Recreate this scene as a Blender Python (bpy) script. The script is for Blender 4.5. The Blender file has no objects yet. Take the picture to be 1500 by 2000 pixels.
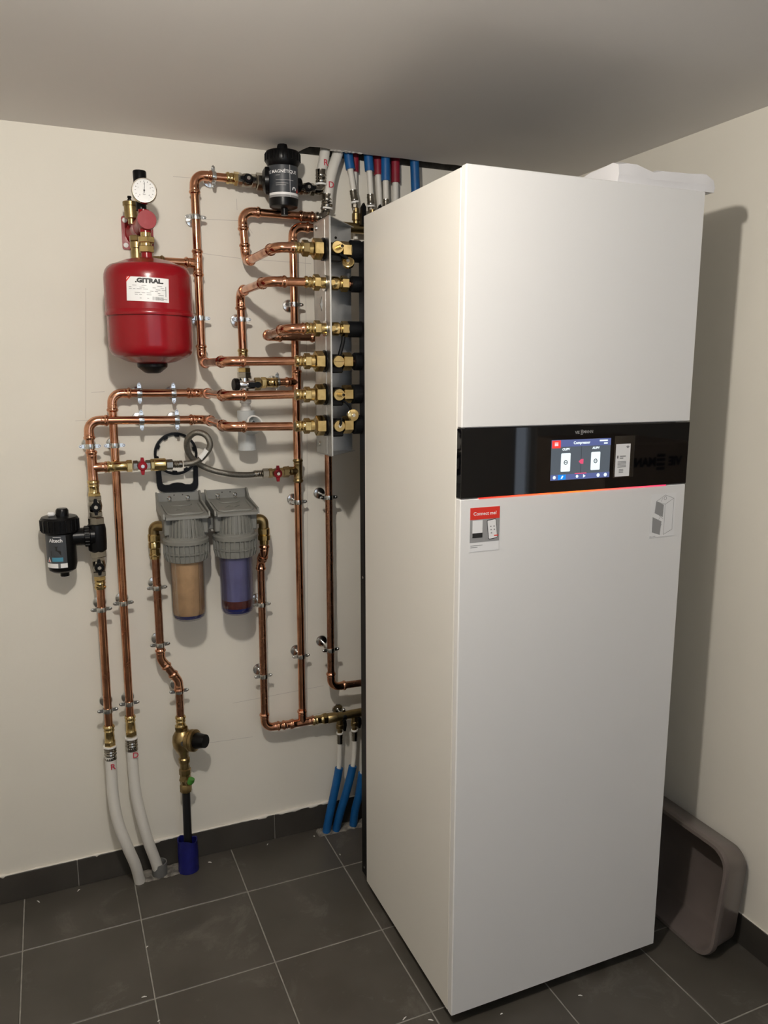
import bpy, bmesh, math, random
from mathutils import Vector as V, Matrix
random.seed(7)
PI = math.pi
SC = bpy.context.scene
COL = SC.collection

# ------------------------------------------------------------------ camera
cam_d = bpy.data.cameras.new('camera')
cam = bpy.data.objects.new('camera', cam_d); COL.objects.link(cam)
cam.location = (-0.7668, -2.2747, 1.5052)
cam.rotation_euler = (PI/2 - 0.1769, 0.0, -0.4073)
cam_d.sensor_fit = 'HORIZONTAL'; cam_d.sensor_width = 36.0
cam_d.lens = 36.0*1510.69/1500.0
cam_d.clip_start = 0.02
SC.camera = cam

# ------------------------------------------------------------------ world, exposure
world = bpy.data.worlds.new('world'); SC.world = world
world.use_nodes = True
world.node_tree.nodes['Background'].inputs[0].default_value = (0.78, 0.86, 1.0, 1)
world.node_tree.nodes['Background'].inputs[1].default_value = 1.6
SC.view_settings.view_transform = 'Standard'
SC.view_settings.look = 'None'
SC.view_settings.gamma = 1.0
SC.view_settings.use_curve_mapping = False
SC.view_settings.exposure = 0.0
LAMP = V((-0.681, -1.525, 2.060))
LAMP_STRENGTH = 1380.0

# ------------------------------------------------------------------ room measures (metres)
H = 2.127            # ceiling
XR = 0.8444          # right wall
TILE = 0.3021        # floor tiles
TX, TY = -0.0219, -0.2321
XL, YF, XF, YR = -2.0, -3.4, 3.2, -1.13

# ------------------------------------------------------------------ materials
MATS = {}
def mat(name, col, rough=0.5, metal=0.0, var=0.0, vscale=20.0, col2=None, bump=0.0, bscale=60.0,
        emit=None, estr=0.0, rvar=0.0, spec=None, ior=None, coat=0.0, detail=4.0):
    m = bpy.data.materials.new(name); m.use_nodes = True
    nt = m.node_tree; b = nt.nodes['Principled BSDF']
    b.inputs['Base Color'].default_value = (*col, 1)
    b.inputs['Roughness'].default_value = rough
    b.inputs['Metallic'].default_value = metal
    if spec is not None: b.inputs['Specular IOR Level'].default_value = spec
    if ior is not None: b.inputs['IOR'].default_value = ior
    if coat: b.inputs['Coat Weight'].default_value = coat
    if emit:
        b.inputs['Emission Color'].default_value = (*emit, 1)
        b.inputs['Emission Strength'].default_value = estr
    tc = None
    if var or bump or rvar or col2:
        tc = nt.nodes.new('ShaderNodeTexCoord')
        geo = nt.nodes.new('ShaderNodeNewGeometry')
        n = nt.nodes.new('ShaderNodeTexNoise'); n.inputs['Scale'].default_value = vscale
        n.inputs['Detail'].default_value = detail
        nt.links.new(geo.outputs['Position'], n.inputs['Vector'])
        if var or col2:
            c2 = col2 if col2 else tuple(c*(1-var) for c in col)
            mx = nt.nodes.new('ShaderNodeMix'); mx.data_type = 'RGBA'
            mx.inputs[6].default_value = (*col, 1); mx.inputs[7].default_value = (*c2, 1)
            rp = nt.nodes.new('ShaderNodeMapRange')
            rp.inputs[1].default_value = 0.38; rp.inputs[2].default_value = 0.66
            nt.links.new(n.outputs['Fac'], rp.inputs[0])
            nt.links.new(rp.outputs[0], mx.inputs[0])
            nt.links.new(mx.outputs[2], b.inputs['Base Color'])
        if rvar:
            rr = nt.nodes.new('ShaderNodeMapRange')
            rr.inputs[1].default_value = 0.3; rr.inputs[2].default_value = 0.7
            rr.inputs[3].default_value = max(0.02, rough-rvar); rr.inputs[4].default_value = rough+rvar
            nt.links.new(n.outputs['Fac'], rr.inputs[0]); nt.links.new(rr.outputs[0], b.inputs['Roughness'])
        if bump:
            n2 = nt.nodes.new('ShaderNodeTexNoise'); n2.inputs['Scale'].default_value = bscale
            n2.inputs['Detail'].default_value = 5
            nt.links.new(geo.outputs['Position'], n2.inputs['Vector'])
            bp = nt.nodes.new('ShaderNodeBump'); bp.inputs['Strength'].default_value = bump
            bp.inputs['Distance'].default_value = 0.002
            nt.links.new(n2.outputs['Fac'], bp.inputs['Height']); nt.links.new(bp.outputs[0], b.inputs['Normal'])
    MATS[name] = m
    return m
def clear_mat(name, tint, rough=0.05, refl=0.12, damp=1.0):
    m = bpy.data.materials.new(name); m.use_nodes = True
    nt = m.node_tree; nt.nodes.clear()
    out = nt.nodes.new('ShaderNodeOutputMaterial'); mix = nt.nodes.new('ShaderNodeMixShader')
    tr = nt.nodes.new('ShaderNodeBsdfTransparent'); gl = nt.nodes.new('ShaderNodeBsdfGlossy')
    lw = nt.nodes.new('ShaderNodeFresnel'); lw.inputs['IOR'].default_value = 1.0 + refl*3.6
    tr.inputs['Color'].default_value = (*tint, 1); gl.inputs['Roughness'].default_value = rough
    mu = nt.nodes.new('ShaderNodeMath'); mu.operation = 'MULTIPLY'; mu.inputs[1].default_value = damp
    nt.links.new(lw.outputs[0], mu.inputs[0]); nt.links.new(mu.outputs[0], mix.inputs[0]); nt.links.new(tr.outputs[0], mix.inputs[1])
    nt.links.new(gl.outputs[0], mix.inputs[2]); nt.links.new(mix.outputs[0], out.inputs[0])
    MATS[name] = m; return m
mat('wall_paint', (0.765, 0.732, 0.652), 0.75, var=0.03, vscale=3, bump=0.12, bscale=90)
mat('ceiling_paint', (0.78, 0.755, 0.73), 0.85, var=0.02, vscale=2, bump=0.05, bscale=60)
mat('tile', (0.056, 0.050, 0.041), 0.42, col2=(0.076, 0.068, 0.057), vscale=6, bump=0.06, bscale=30, rvar=0.08)
mat('skirting', (0.034, 0.030, 0.025), 0.5, col2=(0.046, 0.041, 0.034), vscale=9, rvar=0.06)
mat('grout', (0.30, 0.285, 0.255), 0.9, var=0.3, vscale=30)
mat('caulk', (0.74, 0.70, 0.63), 0.8, bump=0.3, bscale=200)
mat('mortar', (0.25, 0.23, 0.20), 0.95, var=0.6, vscale=60, bump=0.8, bscale=150)
mat('plaster', (0.72, 0.70, 0.66), 0.95, bump=0.6, bscale=120)
mat('void', (0.05, 0.045, 0.04), 0.95)
mat('raw_block', (0.13, 0.12, 0.10), 0.95, var=0.4, vscale=40, bump=0.5, bscale=80)  # dark tone that puts the ceiling slot's shade into the colour
mat('pencil', (0.52, 0.49, 0.45), 0.9)
mat('copper', (0.68, 0.345, 0.205), 0.19, 1.0, col2=(0.44, 0.195, 0.11), vscale=26, rvar=0.09, bump=0.04, bscale=300)
mat('copper_fitting', (0.72, 0.375, 0.23), 0.16, 1.0, col2=(0.54, 0.25, 0.15), vscale=40, rvar=0.07)
mat('copper_dull', (0.46, 0.235, 0.145), 0.28, 1.0, col2=(0.29, 0.135, 0.08), vscale=30, rvar=0.1)
mat('brass', (0.66, 0.50, 0.235), 0.20, 1.0, col2=(0.52, 0.385, 0.165), vscale=50, rvar=0.06)
mat('brass_dark', (0.37, 0.275, 0.13), 0.34, 1.0, col2=(0.27, 0.195, 0.09), vscale=40, bump=0.1, bscale=400)
mat('nickel', (0.36, 0.335, 0.29), 0.15, 1.0, var=0.15, vscale=40)
mat('chrome', (0.80, 0.79, 0.77), 0.14, 1.0)
mat('zinc', (0.70, 0.71, 0.70), 0.20, 1.0, var=0.15, vscale=80)
mat('sheet_steel', (0.66, 0.66, 0.645), 0.38, 1.0, var=0.12, vscale=25, rvar=0.06)
mat('black_plastic', (0.003, 0.003, 0.0035), 0.32, spec=0.2)
mat('black_rubber', (0.003, 0.0035, 0.0045), 0.55, spec=0.15, bump=0.15, bscale=300)
mat('red_paint', (0.235, 0.003, 0.008), 0.24, spec=0.35, coat=0.15, bump=0.02, bscale=120)
mat('red_plastic', (0.27, 0.006, 0.013), 0.36, spec=0.3)
mat('white_enamel', (0.80, 0.795, 0.785), 0.42, bump=0.015, bscale=900)
mat('white_side', (0.77, 0.75, 0.70), 0.45, bump=0.015, bscale=900)
mat('chassis_black', (0.005, 0.005, 0.005), 0.5, spec=0.2)
mat('glass_black', (0.002, 0.002, 0.003), 0.03, ior=1.62)
mat('white_pipe', (0.68, 0.66, 0.61), 0.42)
mat('pvc_grey', (0.50, 0.52, 0.52), 0.35)
mat('pvc_white', (0.80, 0.79, 0.76), 0.4)
mat('dark_hollow', (0.03, 0.035, 0.04), 0.6)
mat('grey_collar', (0.13, 0.13, 0.125), 0.55)
mat('blue_sheath', (0.005, 0.10, 0.31), 0.45, var=0.15, vscale=30)
mat('navy_sleeve', (0.008, 0.010, 0.13), 0.35, var=0.3, vscale=40, bump=0.2, bscale=120)
mat('red_sheath', (0.27, 0.012, 0.03), 0.5, var=0.2, vscale=40)
mat('pe_black', (0.008, 0.008, 0.009), 0.35)
mat('green_knob', (0.05, 0.21, 0.025), 0.4)
mat('filter_grey', (0.185, 0.185, 0.168), 0.45, bump=0.05, bscale=200)
mat('cartridge_beige', (0.55, 0.36, 0.20), 0.85, var=0.15, vscale=40, bump=0.3, bscale=150)
mat('cartridge_blue', (0.185, 0.185, 0.275), 0.35, var=0.15, vscale=30)
mat('sediment', (0.16, 0.035, 0.012), 0.7, var=0.4, vscale=120)
mat('bowl_end_blue', (0.03, 0.04, 0.17), 0.2)
mat('label_grey', (0.045, 0.05, 0.058), 0.4)
mat('print_white', (0.82, 0.82, 0.82), 0.5)
mat('print_grey', (0.30, 0.30, 0.30), 0.5)
mat('print_midgrey', (0.13, 0.135, 0.14), 0.5)
mat('print_black', (0.015, 0.015, 0.015), 0.5)
mat('print_red', (0.72, 0.035, 0.02), 0.5)
mat('print_blue', (0.06, 0.25, 0.36), 0.5)
mat('paper', (0.80, 0.795, 0.78), 0.7)
mat('ink_red', (0.52, 0.03, 0.06), 0.6)
mat('dial', (0.66, 0.66, 0.65), 0.35)
mat('braid', (0.30, 0.285, 0.25), 0.26, 0.9, col2=(0.10, 0.095, 0.085), vscale=900, bump=0.5, bscale=900)
mat('basin_brown', (0.150, 0.124, 0.112), 0.28, var=0.1, vscale=10)
mat('packet_white', (0.80, 0.79, 0.80), 0.6, bump=0.25, bscale=45)
mat('cardboard', (0.55, 0.42, 0.30), 0.8, var=0.1, vscale=12)
mat('sheet_pale', (0.72, 0.78, 0.90), 0.8)
mat('bulb_glow', (1, 1, 1), 0.5, emit=(1.0, 0.935, 0.85), estr=LAMP_STRENGTH)
mat('screen_bg', (0.02, 0.02, 0.025), 0.3, emit=(0.155, 0.19, 0.225), estr=0.55)
mat('screen_bar', (0.02, 0.02, 0.03), 0.3, emit=(0.13, 0.17, 0.42), estr=0.75)
mat('screen_white', (0.1, 0.1, 0.1), 0.3, emit=(0.86, 0.97, 1.0), estr=1.05)
mat('screen_red', (0.1, 0, 0), 0.3, emit=(0.95, 0.06, 0.05), estr=1.0)
mat('screen_pink', (0.1, 0, 0), 0.3, emit=(0.95, 0.12, 0.25), estr=0.8)
mat('screen_blue', (0, 0, 0.1), 0.3, emit=(0.01, 0.28, 0.85), estr=1.0)
mat('screen_dark', (0.01, 0.01, 0.01), 0.3, emit=(0.02, 0.025, 0.03), estr=0.5)
clear_mat('clear_bowl', (0.94, 0.935, 0.93), 0.06, 0.12, 0.4)
clear_mat('clear_bowl_blue', (0.88, 0.88, 0.95), 0.06, 0.12, 0.4)
clear_mat('window_glass', (0.97, 0.98, 0.98), 0.02, 0.12)
clear_mat('clear_film', (0.86, 0.85, 0.84), 0.12, 0.16)
# status light: red at the ends, orange in the middle
def light_strip_mat():
    m = mat('status_light', (0.1, 0.01, 0), 0.4, emit=(1, 0.1, 0.02), estr=2.2)
    nt = m.node_tree; b = nt.nodes['Principled BSDF']
    tc = nt.nodes.new('ShaderNodeTexCoord'); sx = nt.nodes.new('ShaderNodeSeparateXYZ')
    cr = nt.nodes.new('ShaderNodeValToRGB')
    nt.links.new(tc.outputs['Generated'], sx.inputs[0]); nt.links.new(sx.outputs[0], cr.inputs[0])
    e = cr.color_ramp.elements
    e[0].position = 0.0; e[0].color = (0.55, 0.02, 0.015, 1)
    e[1].position = 1.0; e[1].color = (0.55, 0.03, 0.10, 1)
    for ps, c in ((0.2, (1, 0.08, 0.03, 1)), (0.5, (1, 0.17, 0.02, 1)), (0.8, (1, 0.06, 0.09, 1))):
        q = e.new(ps); q.color = c
    nt.links.new(cr.outputs[0], b.inputs['Emission Color'])
light_strip_mat()

# pale plaster dust trodden onto the floor tiles
def dust(name, amount, colour, scale):
    nt = MATS[name].node_tree; b = nt.nodes['Principled BSDF']
    src = b.inputs['Base Color'].links[0].from_socket
    geo = nt.nodes.new('ShaderNodeNewGeometry'); n = nt.nodes.new('ShaderNodeTexNoise')
    n.inputs['Scale'].default_value = scale; n.inputs['Detail'].default_value = 8; n.inputs['Roughness'].default_value = 0.72
    n.inputs['Distortion'].default_value = 0.6
    nt.links.new(geo.outputs['Position'], n.inputs['Vector'])
    mr = nt.nodes.new('ShaderNodeMapRange'); mr.inputs[1].default_value = 0.56; mr.inputs[2].default_value = 0.80; mr.inputs[4].default_value = amount
    nt.links.new(n.outputs['Fac'], mr.inputs[0])
    mx = nt.nodes.new('ShaderNodeMix'); mx.data_type = 'RGBA'; mx.inputs[7].default_value = (*colour, 1)
    nt.links.new(mr.outputs[0], mx.inputs[0]); nt.links.new(src, mx.inputs[6]); nt.links.new(mx.outputs[2], b.inputs['Base Color'])
dust('tile', 0.55, (0.22, 0.205, 0.18), 7.0)

# ------------------------------------------------------------------ geometry helpers
def basis(a):
    a = V(a).normalized()
    t = V((0, 0, 1)) if abs(a.z) < 0.9 else V((0, 1, 0))
    u = t.cross(a).normalized(); w = a.cross(u)
    return u, w, a
class MB:
    def __init__(s): s.v = []; s.f = []
    def add(s, vs, fs):
        k = len(s.v); s.v += [V(x) for x in vs]; s.f += [tuple(i+k for i in f) for f in fs]; return s
    def sweep(s, pts, r, n=14, cap=True, closed=False):
        pts = [V(p) for p in pts]; m = len(pts)
        rr = r if isinstance(r, (list, tuple)) else [r]*m
        tg = []
        for i in range(m):
            if closed: d = pts[(i+1) % m]-pts[i-1]
            else: d = pts[min(i+1, m-1)]-pts[max(i-1, 0)]
            tg.append(d.normalized())
        u, w, _ = basis(tg[0]); vs = []; fs = []
        for i in range(m):
            if i:
                ax = tg[i-1].cross(tg[i])
                if ax.length > 1e-7:
                    R = Matrix.Rotation(tg[i-1].angle(tg[i]), 3, ax.normalized()); u = R @ u
                u = (u-tg[i]*u.dot(tg[i])).normalized()
            w = tg[i].cross(u)
            for k in range(n):
                t = 2*PI*k/n; vs.append(pts[i]+(u*math.cos(t)+w*math.sin(t))*rr[i])
        for i in range(m if closed else m-1):
            a = i*n; b = ((i+1) % m)*n
            for k in range(n):
                k2 = (k+1) % n; fs.append((a+k, a+k2, b+k2, b+k))
        if cap and not closed:
            fs.append(tuple(range(n-1, -1, -1))); fs.append(tuple(range((m-1)*n, m*n)))
        return s.add(vs, fs)
    def lathe(s, prof, o, ax, n=24, closed=False, cap=True, phase=0.0):
        o = V(o); u, w, a = basis(ax); vs = []; fs = []; m = len(prof)
        for (r, h) in prof:
            for k in range(n):
                t = 2*PI*k/n+phase; vs.append(o+a*h+(u*math.cos(t)+w*math.sin(t))*max(r, 1e-5))
        for i in range(m if closed else m-1):
            j = (i+1) % m
            for k in range(n):
                k2 = (k+1) % n; fs.append((i*n+k, i*n+k2, j*n+k2, j*n+k))
        if cap and not closed:
            fs.append(tuple(range(n-1, -1, -1))); fs.append(tuple(range((m-1)*n, m*n)))
        return s.add(vs, fs)
    def hexn(s, o, ax, h, r, ch=0.0012):
        return s.lathe([(r-ch, 0), (r, ch), (r, h-ch), (r-ch, h)], o, ax, 6, phase=PI/6)
    def box2(s, lo, hi, bev=0.0):
        bm = bmesh.new(); bmesh.ops.create_cube(bm, size=1.0)
        d = hi-lo; c = (hi+lo)/2
        for v in bm.verts: v.co = V((v.co.x*d.x+c.x, v.co.y*d.y+c.y, v.co.z*d.z+c.z))
        if bev: bmesh.ops.bevel(bm, geom=bm.edges[:], offset=bev, segments=1, affect='EDGES')
        bm.verts.index_update()
        s.add([v.co.copy() for v in bm.verts], [tuple(v.index for v in f.verts) for f in bm.faces]); bm.free(); return s
    def prism(s, poly, f, lo, hi):
        # poly: 2D outline; f(p, q, t) -> 3D, extruded for t in lo..hi
        n = len(poly); vs = [f(p, q, lo) for p, q in poly]+[f(p, q, hi) for p, q in poly]
        fs = [tuple(range(n-1, -1, -1)), tuple(range(n, 2*n))]
        fs += [(i, (i+1) % n, n+(i+1) % n, n+i) for i in range(n)]
        return s.add(vs, fs)
    def xf(s, M):
        s.v = [M @ v for v in s.v]; return s
    def build(s, name, m, parent=None, sharp=35, local=False):
        off = V((0, 0, 0))
        if parent is not None and not local:
            q = parent
            while q is not None: off += q.location; q = q.parent
        me = bpy.data.meshes.new(name)
        me.from_pydata([tuple(v-off) for v in s.v], [], s.f)
        bm = bmesh.new(); bm.from_mesh(me); bmesh.ops.recalc_face_normals(bm, faces=bm.faces[:]); bm.to_mesh(me); bm.free()
        me.polygons.foreach_set('use_smooth', [True]*len(me.polygons))
        me.set_sharp_from_angle(angle=math.radians(sharp))
        me.materials.append(MATS[m])
        o = bpy.data.objects.new(name, me); COL.objects.link(o)
        if parent is not None: o.parent = parent
        return o
def tag(o, label=None, cat=None, group=None, kind=None):
    if label: o['label'] = label
    if cat: o['category'] = cat
    if group: o['group'] = group
    if kind: o['kind'] = kind
    return o
def thing(name, loc, label, cat, group=None, rz=0.0):
    o = bpy.data.objects.new(name, None); COL.objects.link(o)
    o.empty_display_size = 0.05; o.location = V(loc); o.rotation_euler = (0, 0, rz)
    return tag(o, label, cat, group)
def mesh_thing(mb, name, m, loc, label, cat, group=None, sharp=35):
    L = V(loc); mb.v = [v-L for v in mb.v]
    o = mb.build(name, m, None, sharp); o.location = L
    return tag(o, label, cat, group)
def copy_tree(o, parent=None):
    c = o.copy(); COL.objects.link(c); c.parent = parent
    for ch in list(o.children): copy_tree(ch, c)
    return c
def struct(o): o['kind'] = 'structure'; return o
def arc_path(pts, R=0.03, seg=6):
    pts = [V(p) for p in pts]; out = [pts[0]]
    for i in range(1, len(pts)-1):
        a = (pts[i-1]-pts[i]).normalized(); b = (pts[i+1]-pts[i]).normalized()
        th = a.angle(b); t = R/math.tan(th/2); p0 = pts[i]+a*t; p1 = pts[i]+b*t
        c = pts[i]+(a+b).normalized()*(R/math.sin(th/2))
        r0 = p0-c; ax = r0.cross(p1-c).normalized(); tot = r0.angle(p1-c)
        for k in range(seg+1): out.append(c+Matrix.Rotation(tot*k/seg, 3, ax) @ r0)
    out.append(pts[-1]); return out
def catmull(pts, k=8):
    P = [V(p) for p in pts]; P = [P[0]*2-P[1]]+P+[P[-1]*2-P[-2]]; out = []
    for i in range(1, len(P)-2):
        a, b, c, d = P[i-1:i+3]
        for j in range(k):
            t = j/k
            out.append(0.5*((2*b)+(c-a)*t+(2*a-5*b+4*c-d)*t*t+(3*b-a-3*c+d)*t**3))
    out.append(P[-2]); return out
def text_mb(s, size, bold=0.0, extrude=0.0002, align='CENTER', spacing=1.0):
    c = bpy.data.curves.new('lettering', 'FONT'); c.body = s; c.size = size
    c.align_x = align; c.align_y = 'CENTER'; c.extrude = extrude; c.offset = bold; c.space_character = spacing
    c.resolution_u = 3
    o = bpy.data.objects.new('lettering', c); me = bpy.data.meshes.new_from_object(o)
    mb = MB(); mb.add([v.co.copy() for v in me.vertices], [tuple(p.vertices) for p in me.polygons])
    bpy.data.objects.remove(o); bpy.data.meshes.remove(me); bpy.data.curves.remove(c)
    return mb
def frame(o, right, up):
    r = V(right).normalized(); u = V(up).normalized(); n = r.cross(u)
    return Matrix(((r.x, u.x, n.x, o[0]), (r.y, u.y, n.y, o[1]), (r.z, u.z, n.z, o[2]), (0, 0, 0, 1)))
def wrap(mb, cx, cy, z, R, ang, lift=0.0):
    # bend a flat (x right, y up) mesh round a vertical cylinder; ang = facing direction, 0 = -y, positive toward -x
    out = []
    for v in mb.v:
        t = ang-v.x/R; rr = R+lift+max(v.z, 0)
        out.append(V((cx-rr*math.sin(t), cy-rr*math.cos(t), z+v.y)))
    mb.v = out; return mb
def patch(w, h, nx=12, x0=0.0, y0=0.0):
    mb = MB(); vs = []; fs = []
    for j in range(2):
        for i in range(nx+1): vs.append((x0-w/2+w*i/nx, y0-h/2+h*j, 0))
    for i in range(nx): fs.append((i, i+1, nx+2+i, nx+1+i))
    return mb.add(vs, fs)
def rect(x0, y0, x1, y1, z0=0.0, z1=0.0002): return MB().box2(V((x0, y0, z0)), V((x1, y1, z1)))
def rrect(w, h, r, n=6):
    out = []
    for cx, cy, a0 in ((w/2-r, h/2-r, 0), (-w/2+r, h/2-r, PI/2), (-w/2+r, -h/2+r, PI), (w/2-r, -h/2+r, 1.5*PI)):
        for k in range(n+1):
            t = a0+PI/2*k/n; out.append((cx+r*math.cos(t), cy+r*math.sin(t)))
    return out
XA, YA, ZA = V((1, 0, 0)), V((0, 1, 0)), V((0, 0, 1))
FRONT = V((0, -1, 0))

# ================================================================== THE SETTING
# floor: grout bed with a tile object for each tile
fl = struct(MB().box2(V((XL, YF, -0.06)), V((XF, 0.0, -0.0015))).build('floor', 'grout'))
def tile_mesh(w, d):
    mb = MB().box2(V((-w/2, -d/2, -0.012)), V((w/2, d/2, 0.0)), 0.0012)
    return mb
def cuts(lo, hi, off):
    e = [lo]; k = math.ceil((lo-off)/TILE+1e-6)
    while off+k*TILE < hi-0.004: e.append(off+k*TILE); k += 1
    e.append(hi); return e
xs, ys = cuts(XL, XF, TX), cuts(YF, 0.0, TY)
tcache = {}; G = 0.0032
for i in range(len(xs)-1):
    for j in range(len(ys)-1):
        x0, x1, y0, y1 = xs[i], xs[i+1], ys[j], ys[j+1]
        if x0 > XR-0.01 and y1 > YR+0.3: continue
        if x1 > 1.2: continue
        if x1 > XR and y0 > YR: x1 = XR
        w, d = x1-x0-G, y1-y0-G
        if w < 0.01 or d < 0.01: continue
        k = (round(w, 4), round(d, 4))
        if k not in tcache:
            o = tile_mesh(w, d).build('tile', 'tile', fl); tcache[k] = o.data
        else:
            o = bpy.data.objects.new('tile', tcache[k]); COL.objects.link(o); o.parent = fl
        o.location = ((x0+x1)/2, (y0+y1)/2, random.uniform(-0.0004, 0.0002))
# broken mortar round the pipes at the foot of the wall
def lumpy(x0, x1, y0, y1, h, nx, ny, seed):
    rnd = random.Random(seed); mb = MB(); vs = []; fs = []
    for j in range(ny+1):
        for i in range(nx+1):
            e = min(i, nx-i, j, ny-j)
            z = -0.002 if e == 0 else h*rnd.uniform(0.35, 1.0)
            vs.append((x0+(x1-x0)*i/nx+rnd.uniform(-1, 1)*0.45*(x1-x0)/nx, y0+(y1-y0)*j/ny+rnd.uniform(-1, 1)*0.45*(y1-y0)/ny, z))
    for j in range(ny):
        for i in range(nx):
            a = j*(nx+1)+i; fs.append((a, a+1, a+nx+2, a+nx+1))
    return mb.add(vs, fs)
tag(lumpy(-0.622, -0.432, -0.072, -0.010, 0.006, 22, 8, 3).build('mortar', 'mortar', fl, 80), 'rough crumbled mortar patch round the pipe sleeves')
tag(lumpy(-0.045, 0.16, -0.060, -0.010, 0.006, 20, 6, 4).build('mortar', 'mortar', fl, 80), 'rough mortar patch under the blue sheathed pipes')

# walls
wb = struct(MB().box2(V((XL-0.1, 0.0, -0.06)), V((XR+0.1, 0.12, 2.45))).build('wall_back', 'wall_paint'))
wr = struct(MB().box2(V((XR, YR, -0.06)), V((XR+0.1, 0.0, 2.45))).build('wall_right', 'wall_paint'))
struct(MB().box2(V((XR+0.1, YR, -0.06)), V((XF, YR+0.1, 2.45))).build('wall_return', 'wall_paint'))
struct(MB().box2(V((XL-0.1, YF-0.1, -0.06)), V((XL, 0.0, 2.45))).build('wall_left', 'wall_paint'))
# front wall (behind the viewer) with two added windows: wide for cool fill light, narrow for the reflected strip
ADDED_WIN = ((-1.3, 0.7, 0.85, 2.0), (1.69, 1.86, 0.25, 2.05))
wfm = MB(); xs_ = XL
for (a, b, c, d) in ADDED_WIN:
    wfm.box2(V((xs_, YF-0.1, -0.06)), V((a, YF, 2.45))); wfm.box2(V((a, YF-0.1, -0.06)), V((b, YF, c))); wfm.box2(V((a, YF-0.1, d)), V((b, YF, 2.45))); xs_ = b
wfm.box2(V((xs_, YF-0.1, -0.06)), V((XF+0.1, YF, 2.45)))
struct(wfm.build('wall_front', 'wall_paint'))
for n, (a, b, c, d) in enumerate(ADDED_WIN):
    wm = MB(); y0, y1 = YF-0.07, YF-0.02
    wm.box2(V((a, y0, c)), V((a+0.035, y1, d))); wm.box2(V((b-0.035, y0, c)), V((b, y1, d))); wm.box2(V((a, y0, c)), V((b, y1, c+0.035))); wm.box2(V((a, y0, d-0.035)), V((b, y1, d)))
    if n == 0: wm.box2(V((-0.33, y0, c)), V((-0.27, y1, d)))
    wo = struct(wm.build('window_%d' % (n+1), 'pvc_white'))  # unseen frame, added for the fill light and the glass reflection
    MB().box2(V((a+0.03, YF-0.050, c+0.03)), V((b-0.03, YF-0.044, d-0.03))).build('pane', 'window_glass', wo)
struct(MB().box2(V((XF, YF, -0.06)), V((XF+0.1, YR+0.1, 2.45))).build('wall_far', 'wall_paint'))
# pencil lines drawn on the back wall by the plumber
for x0, z0, x1, z1 in ((-0.41, 2.033, -0.33, 2.034), (-0.345, 1.927, -0.235, 1.932), (-0.235, 1.932, -0.002, 1.942), (-0.345, 1.837, -0.23, 1.829),
                       (-0.22, 1.829, -0.02, 1.826), (-0.038, 1.93, -0.040, 1.50), (-0.040, 1.45, -0.056, 0.46), (-0.651, 1.73, -0.673, 1.385),
                       (-0.70, 1.379, -0.64, 1.381), (-0.425, 0.377, -0.24, 0.368), (-0.30, 0.492, 0.0, 0.500), (-0.19, 0.400, 0.05, 0.409), (-0.655, 1.455, -0.62, 1.457),
                       (-0.237, 1.99, -0.237, 1.96), (-0.215, 1.93, -0.195, 1.90)):
    a, b = V((x0, -0.0002, z0)), V((x1, -0.0002, z1)); d = (b-a).normalized(); n = d.cross(YA)*0.0006
    MB().add([a-n, b-n, b+n, a+n], [(0, 1, 2, 3)]).build('pencil_line', 'pencil', wb)
# ceiling board with the ragged slot left open along the wall for the pipes
rg = random.Random(5)
slot = [(-0.064, 0.0), (-0.056, -0.050), (-0.047, -0.084), (-0.012, -0.090), (0.018, -0.082)]
x = 0.03
while x < XR: slot.append((x, -0.078+0.012*x+rg.uniform(-0.0035, 0.0035))); x += 0.035
slot.append((XR, -0.066))
outline = [(XL, 0.0)]+slot+[(XR, YR), (XF, YR), (XF, YF), (XL, YF)]
ce = struct(MB().prism(outline, lambda p, q, t: V((p, q, t)), H, H+0.025).build('ceiling', 'ceiling_paint', None, 20))
MB().box2(V((XL, YF, 2.40)), V((XF, 0.0, 2.45))).build('upper_slab', 'void', ce)
tag(MB().box2(V((-0.075, -0.0012, H+0.002)), V((XR-0.001, -0.0002, 2.39))).build('raw_wall_strip', 'raw_block', wb), 'dark unplastered wall strip above the ceiling slot')  # added dark sheet, colour stands in for the shade inside the slot
MB().box2(V((-0.06, -0.075, 2.385)), V((XR, -0.002, 2.40))).build('slot_back', 'void', ce)  # dark box at the slot top, shade put into its colour
pl = MB()
rg = random.Random(9)
for k in range(16):
    t = k/15; xx = 0.022+0.085*t; rr = rg.uniform(0.006, 0.010)
    pl.lathe([(rr*0.3, -rr*0.5), (rr, -rr*0.1), (rr*0.8, rr*0.6), (rr*0.2, rr)], (xx, -0.078+rg.uniform(-0.004, 0.006), H+0.002), (rg.uniform(-.4, .4), rg.uniform(-.4, .4), 1), 7)
tag(pl.build('plaster_edge', 'plaster', ce, 60), 'white crumbly plaster on the edge of the ceiling slot')
# skirting tiles
bbh, bbt = 0.0857, 0.009
def skirting(parent, a, b, horizontal=True):
    if horizontal: mb = MB().box2(V((a+0.0012, -bbt, 0.0)), V((b-0.0012, -0.0005, bbh)), 0.001)
    else: mb = MB().box2(V((XR-bbt, a+0.0012, 0.0)), V((XR-0.0005, b-0.0012, bbh)), 0.001)
    return mb.build('skirting_tile', 'skirting', parent)
bb = struct(MB().box2(V((XL, -0.006, 0.0)), V((XR, -0.0002, bbh-0.002))).build('baseboard_back', 'grout'))
jx = [XL, -1.381, -0.780, -0.179, 0.422, XR-bbt]
for a, b in zip(jx, jx[1:]): skirting(bb, a, b)
br_ = struct(MB().box2(V((XR-0.006, YR, 0.0)), V((XR-0.0002, -0.01, bbh-0.002))).build('baseboard_right', 'grout'))
jy = [YR, -0.61, -bbt-0.0015]
for a, b in zip(jy, jy[1:]): skirting(br_, a, b, False)
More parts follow.
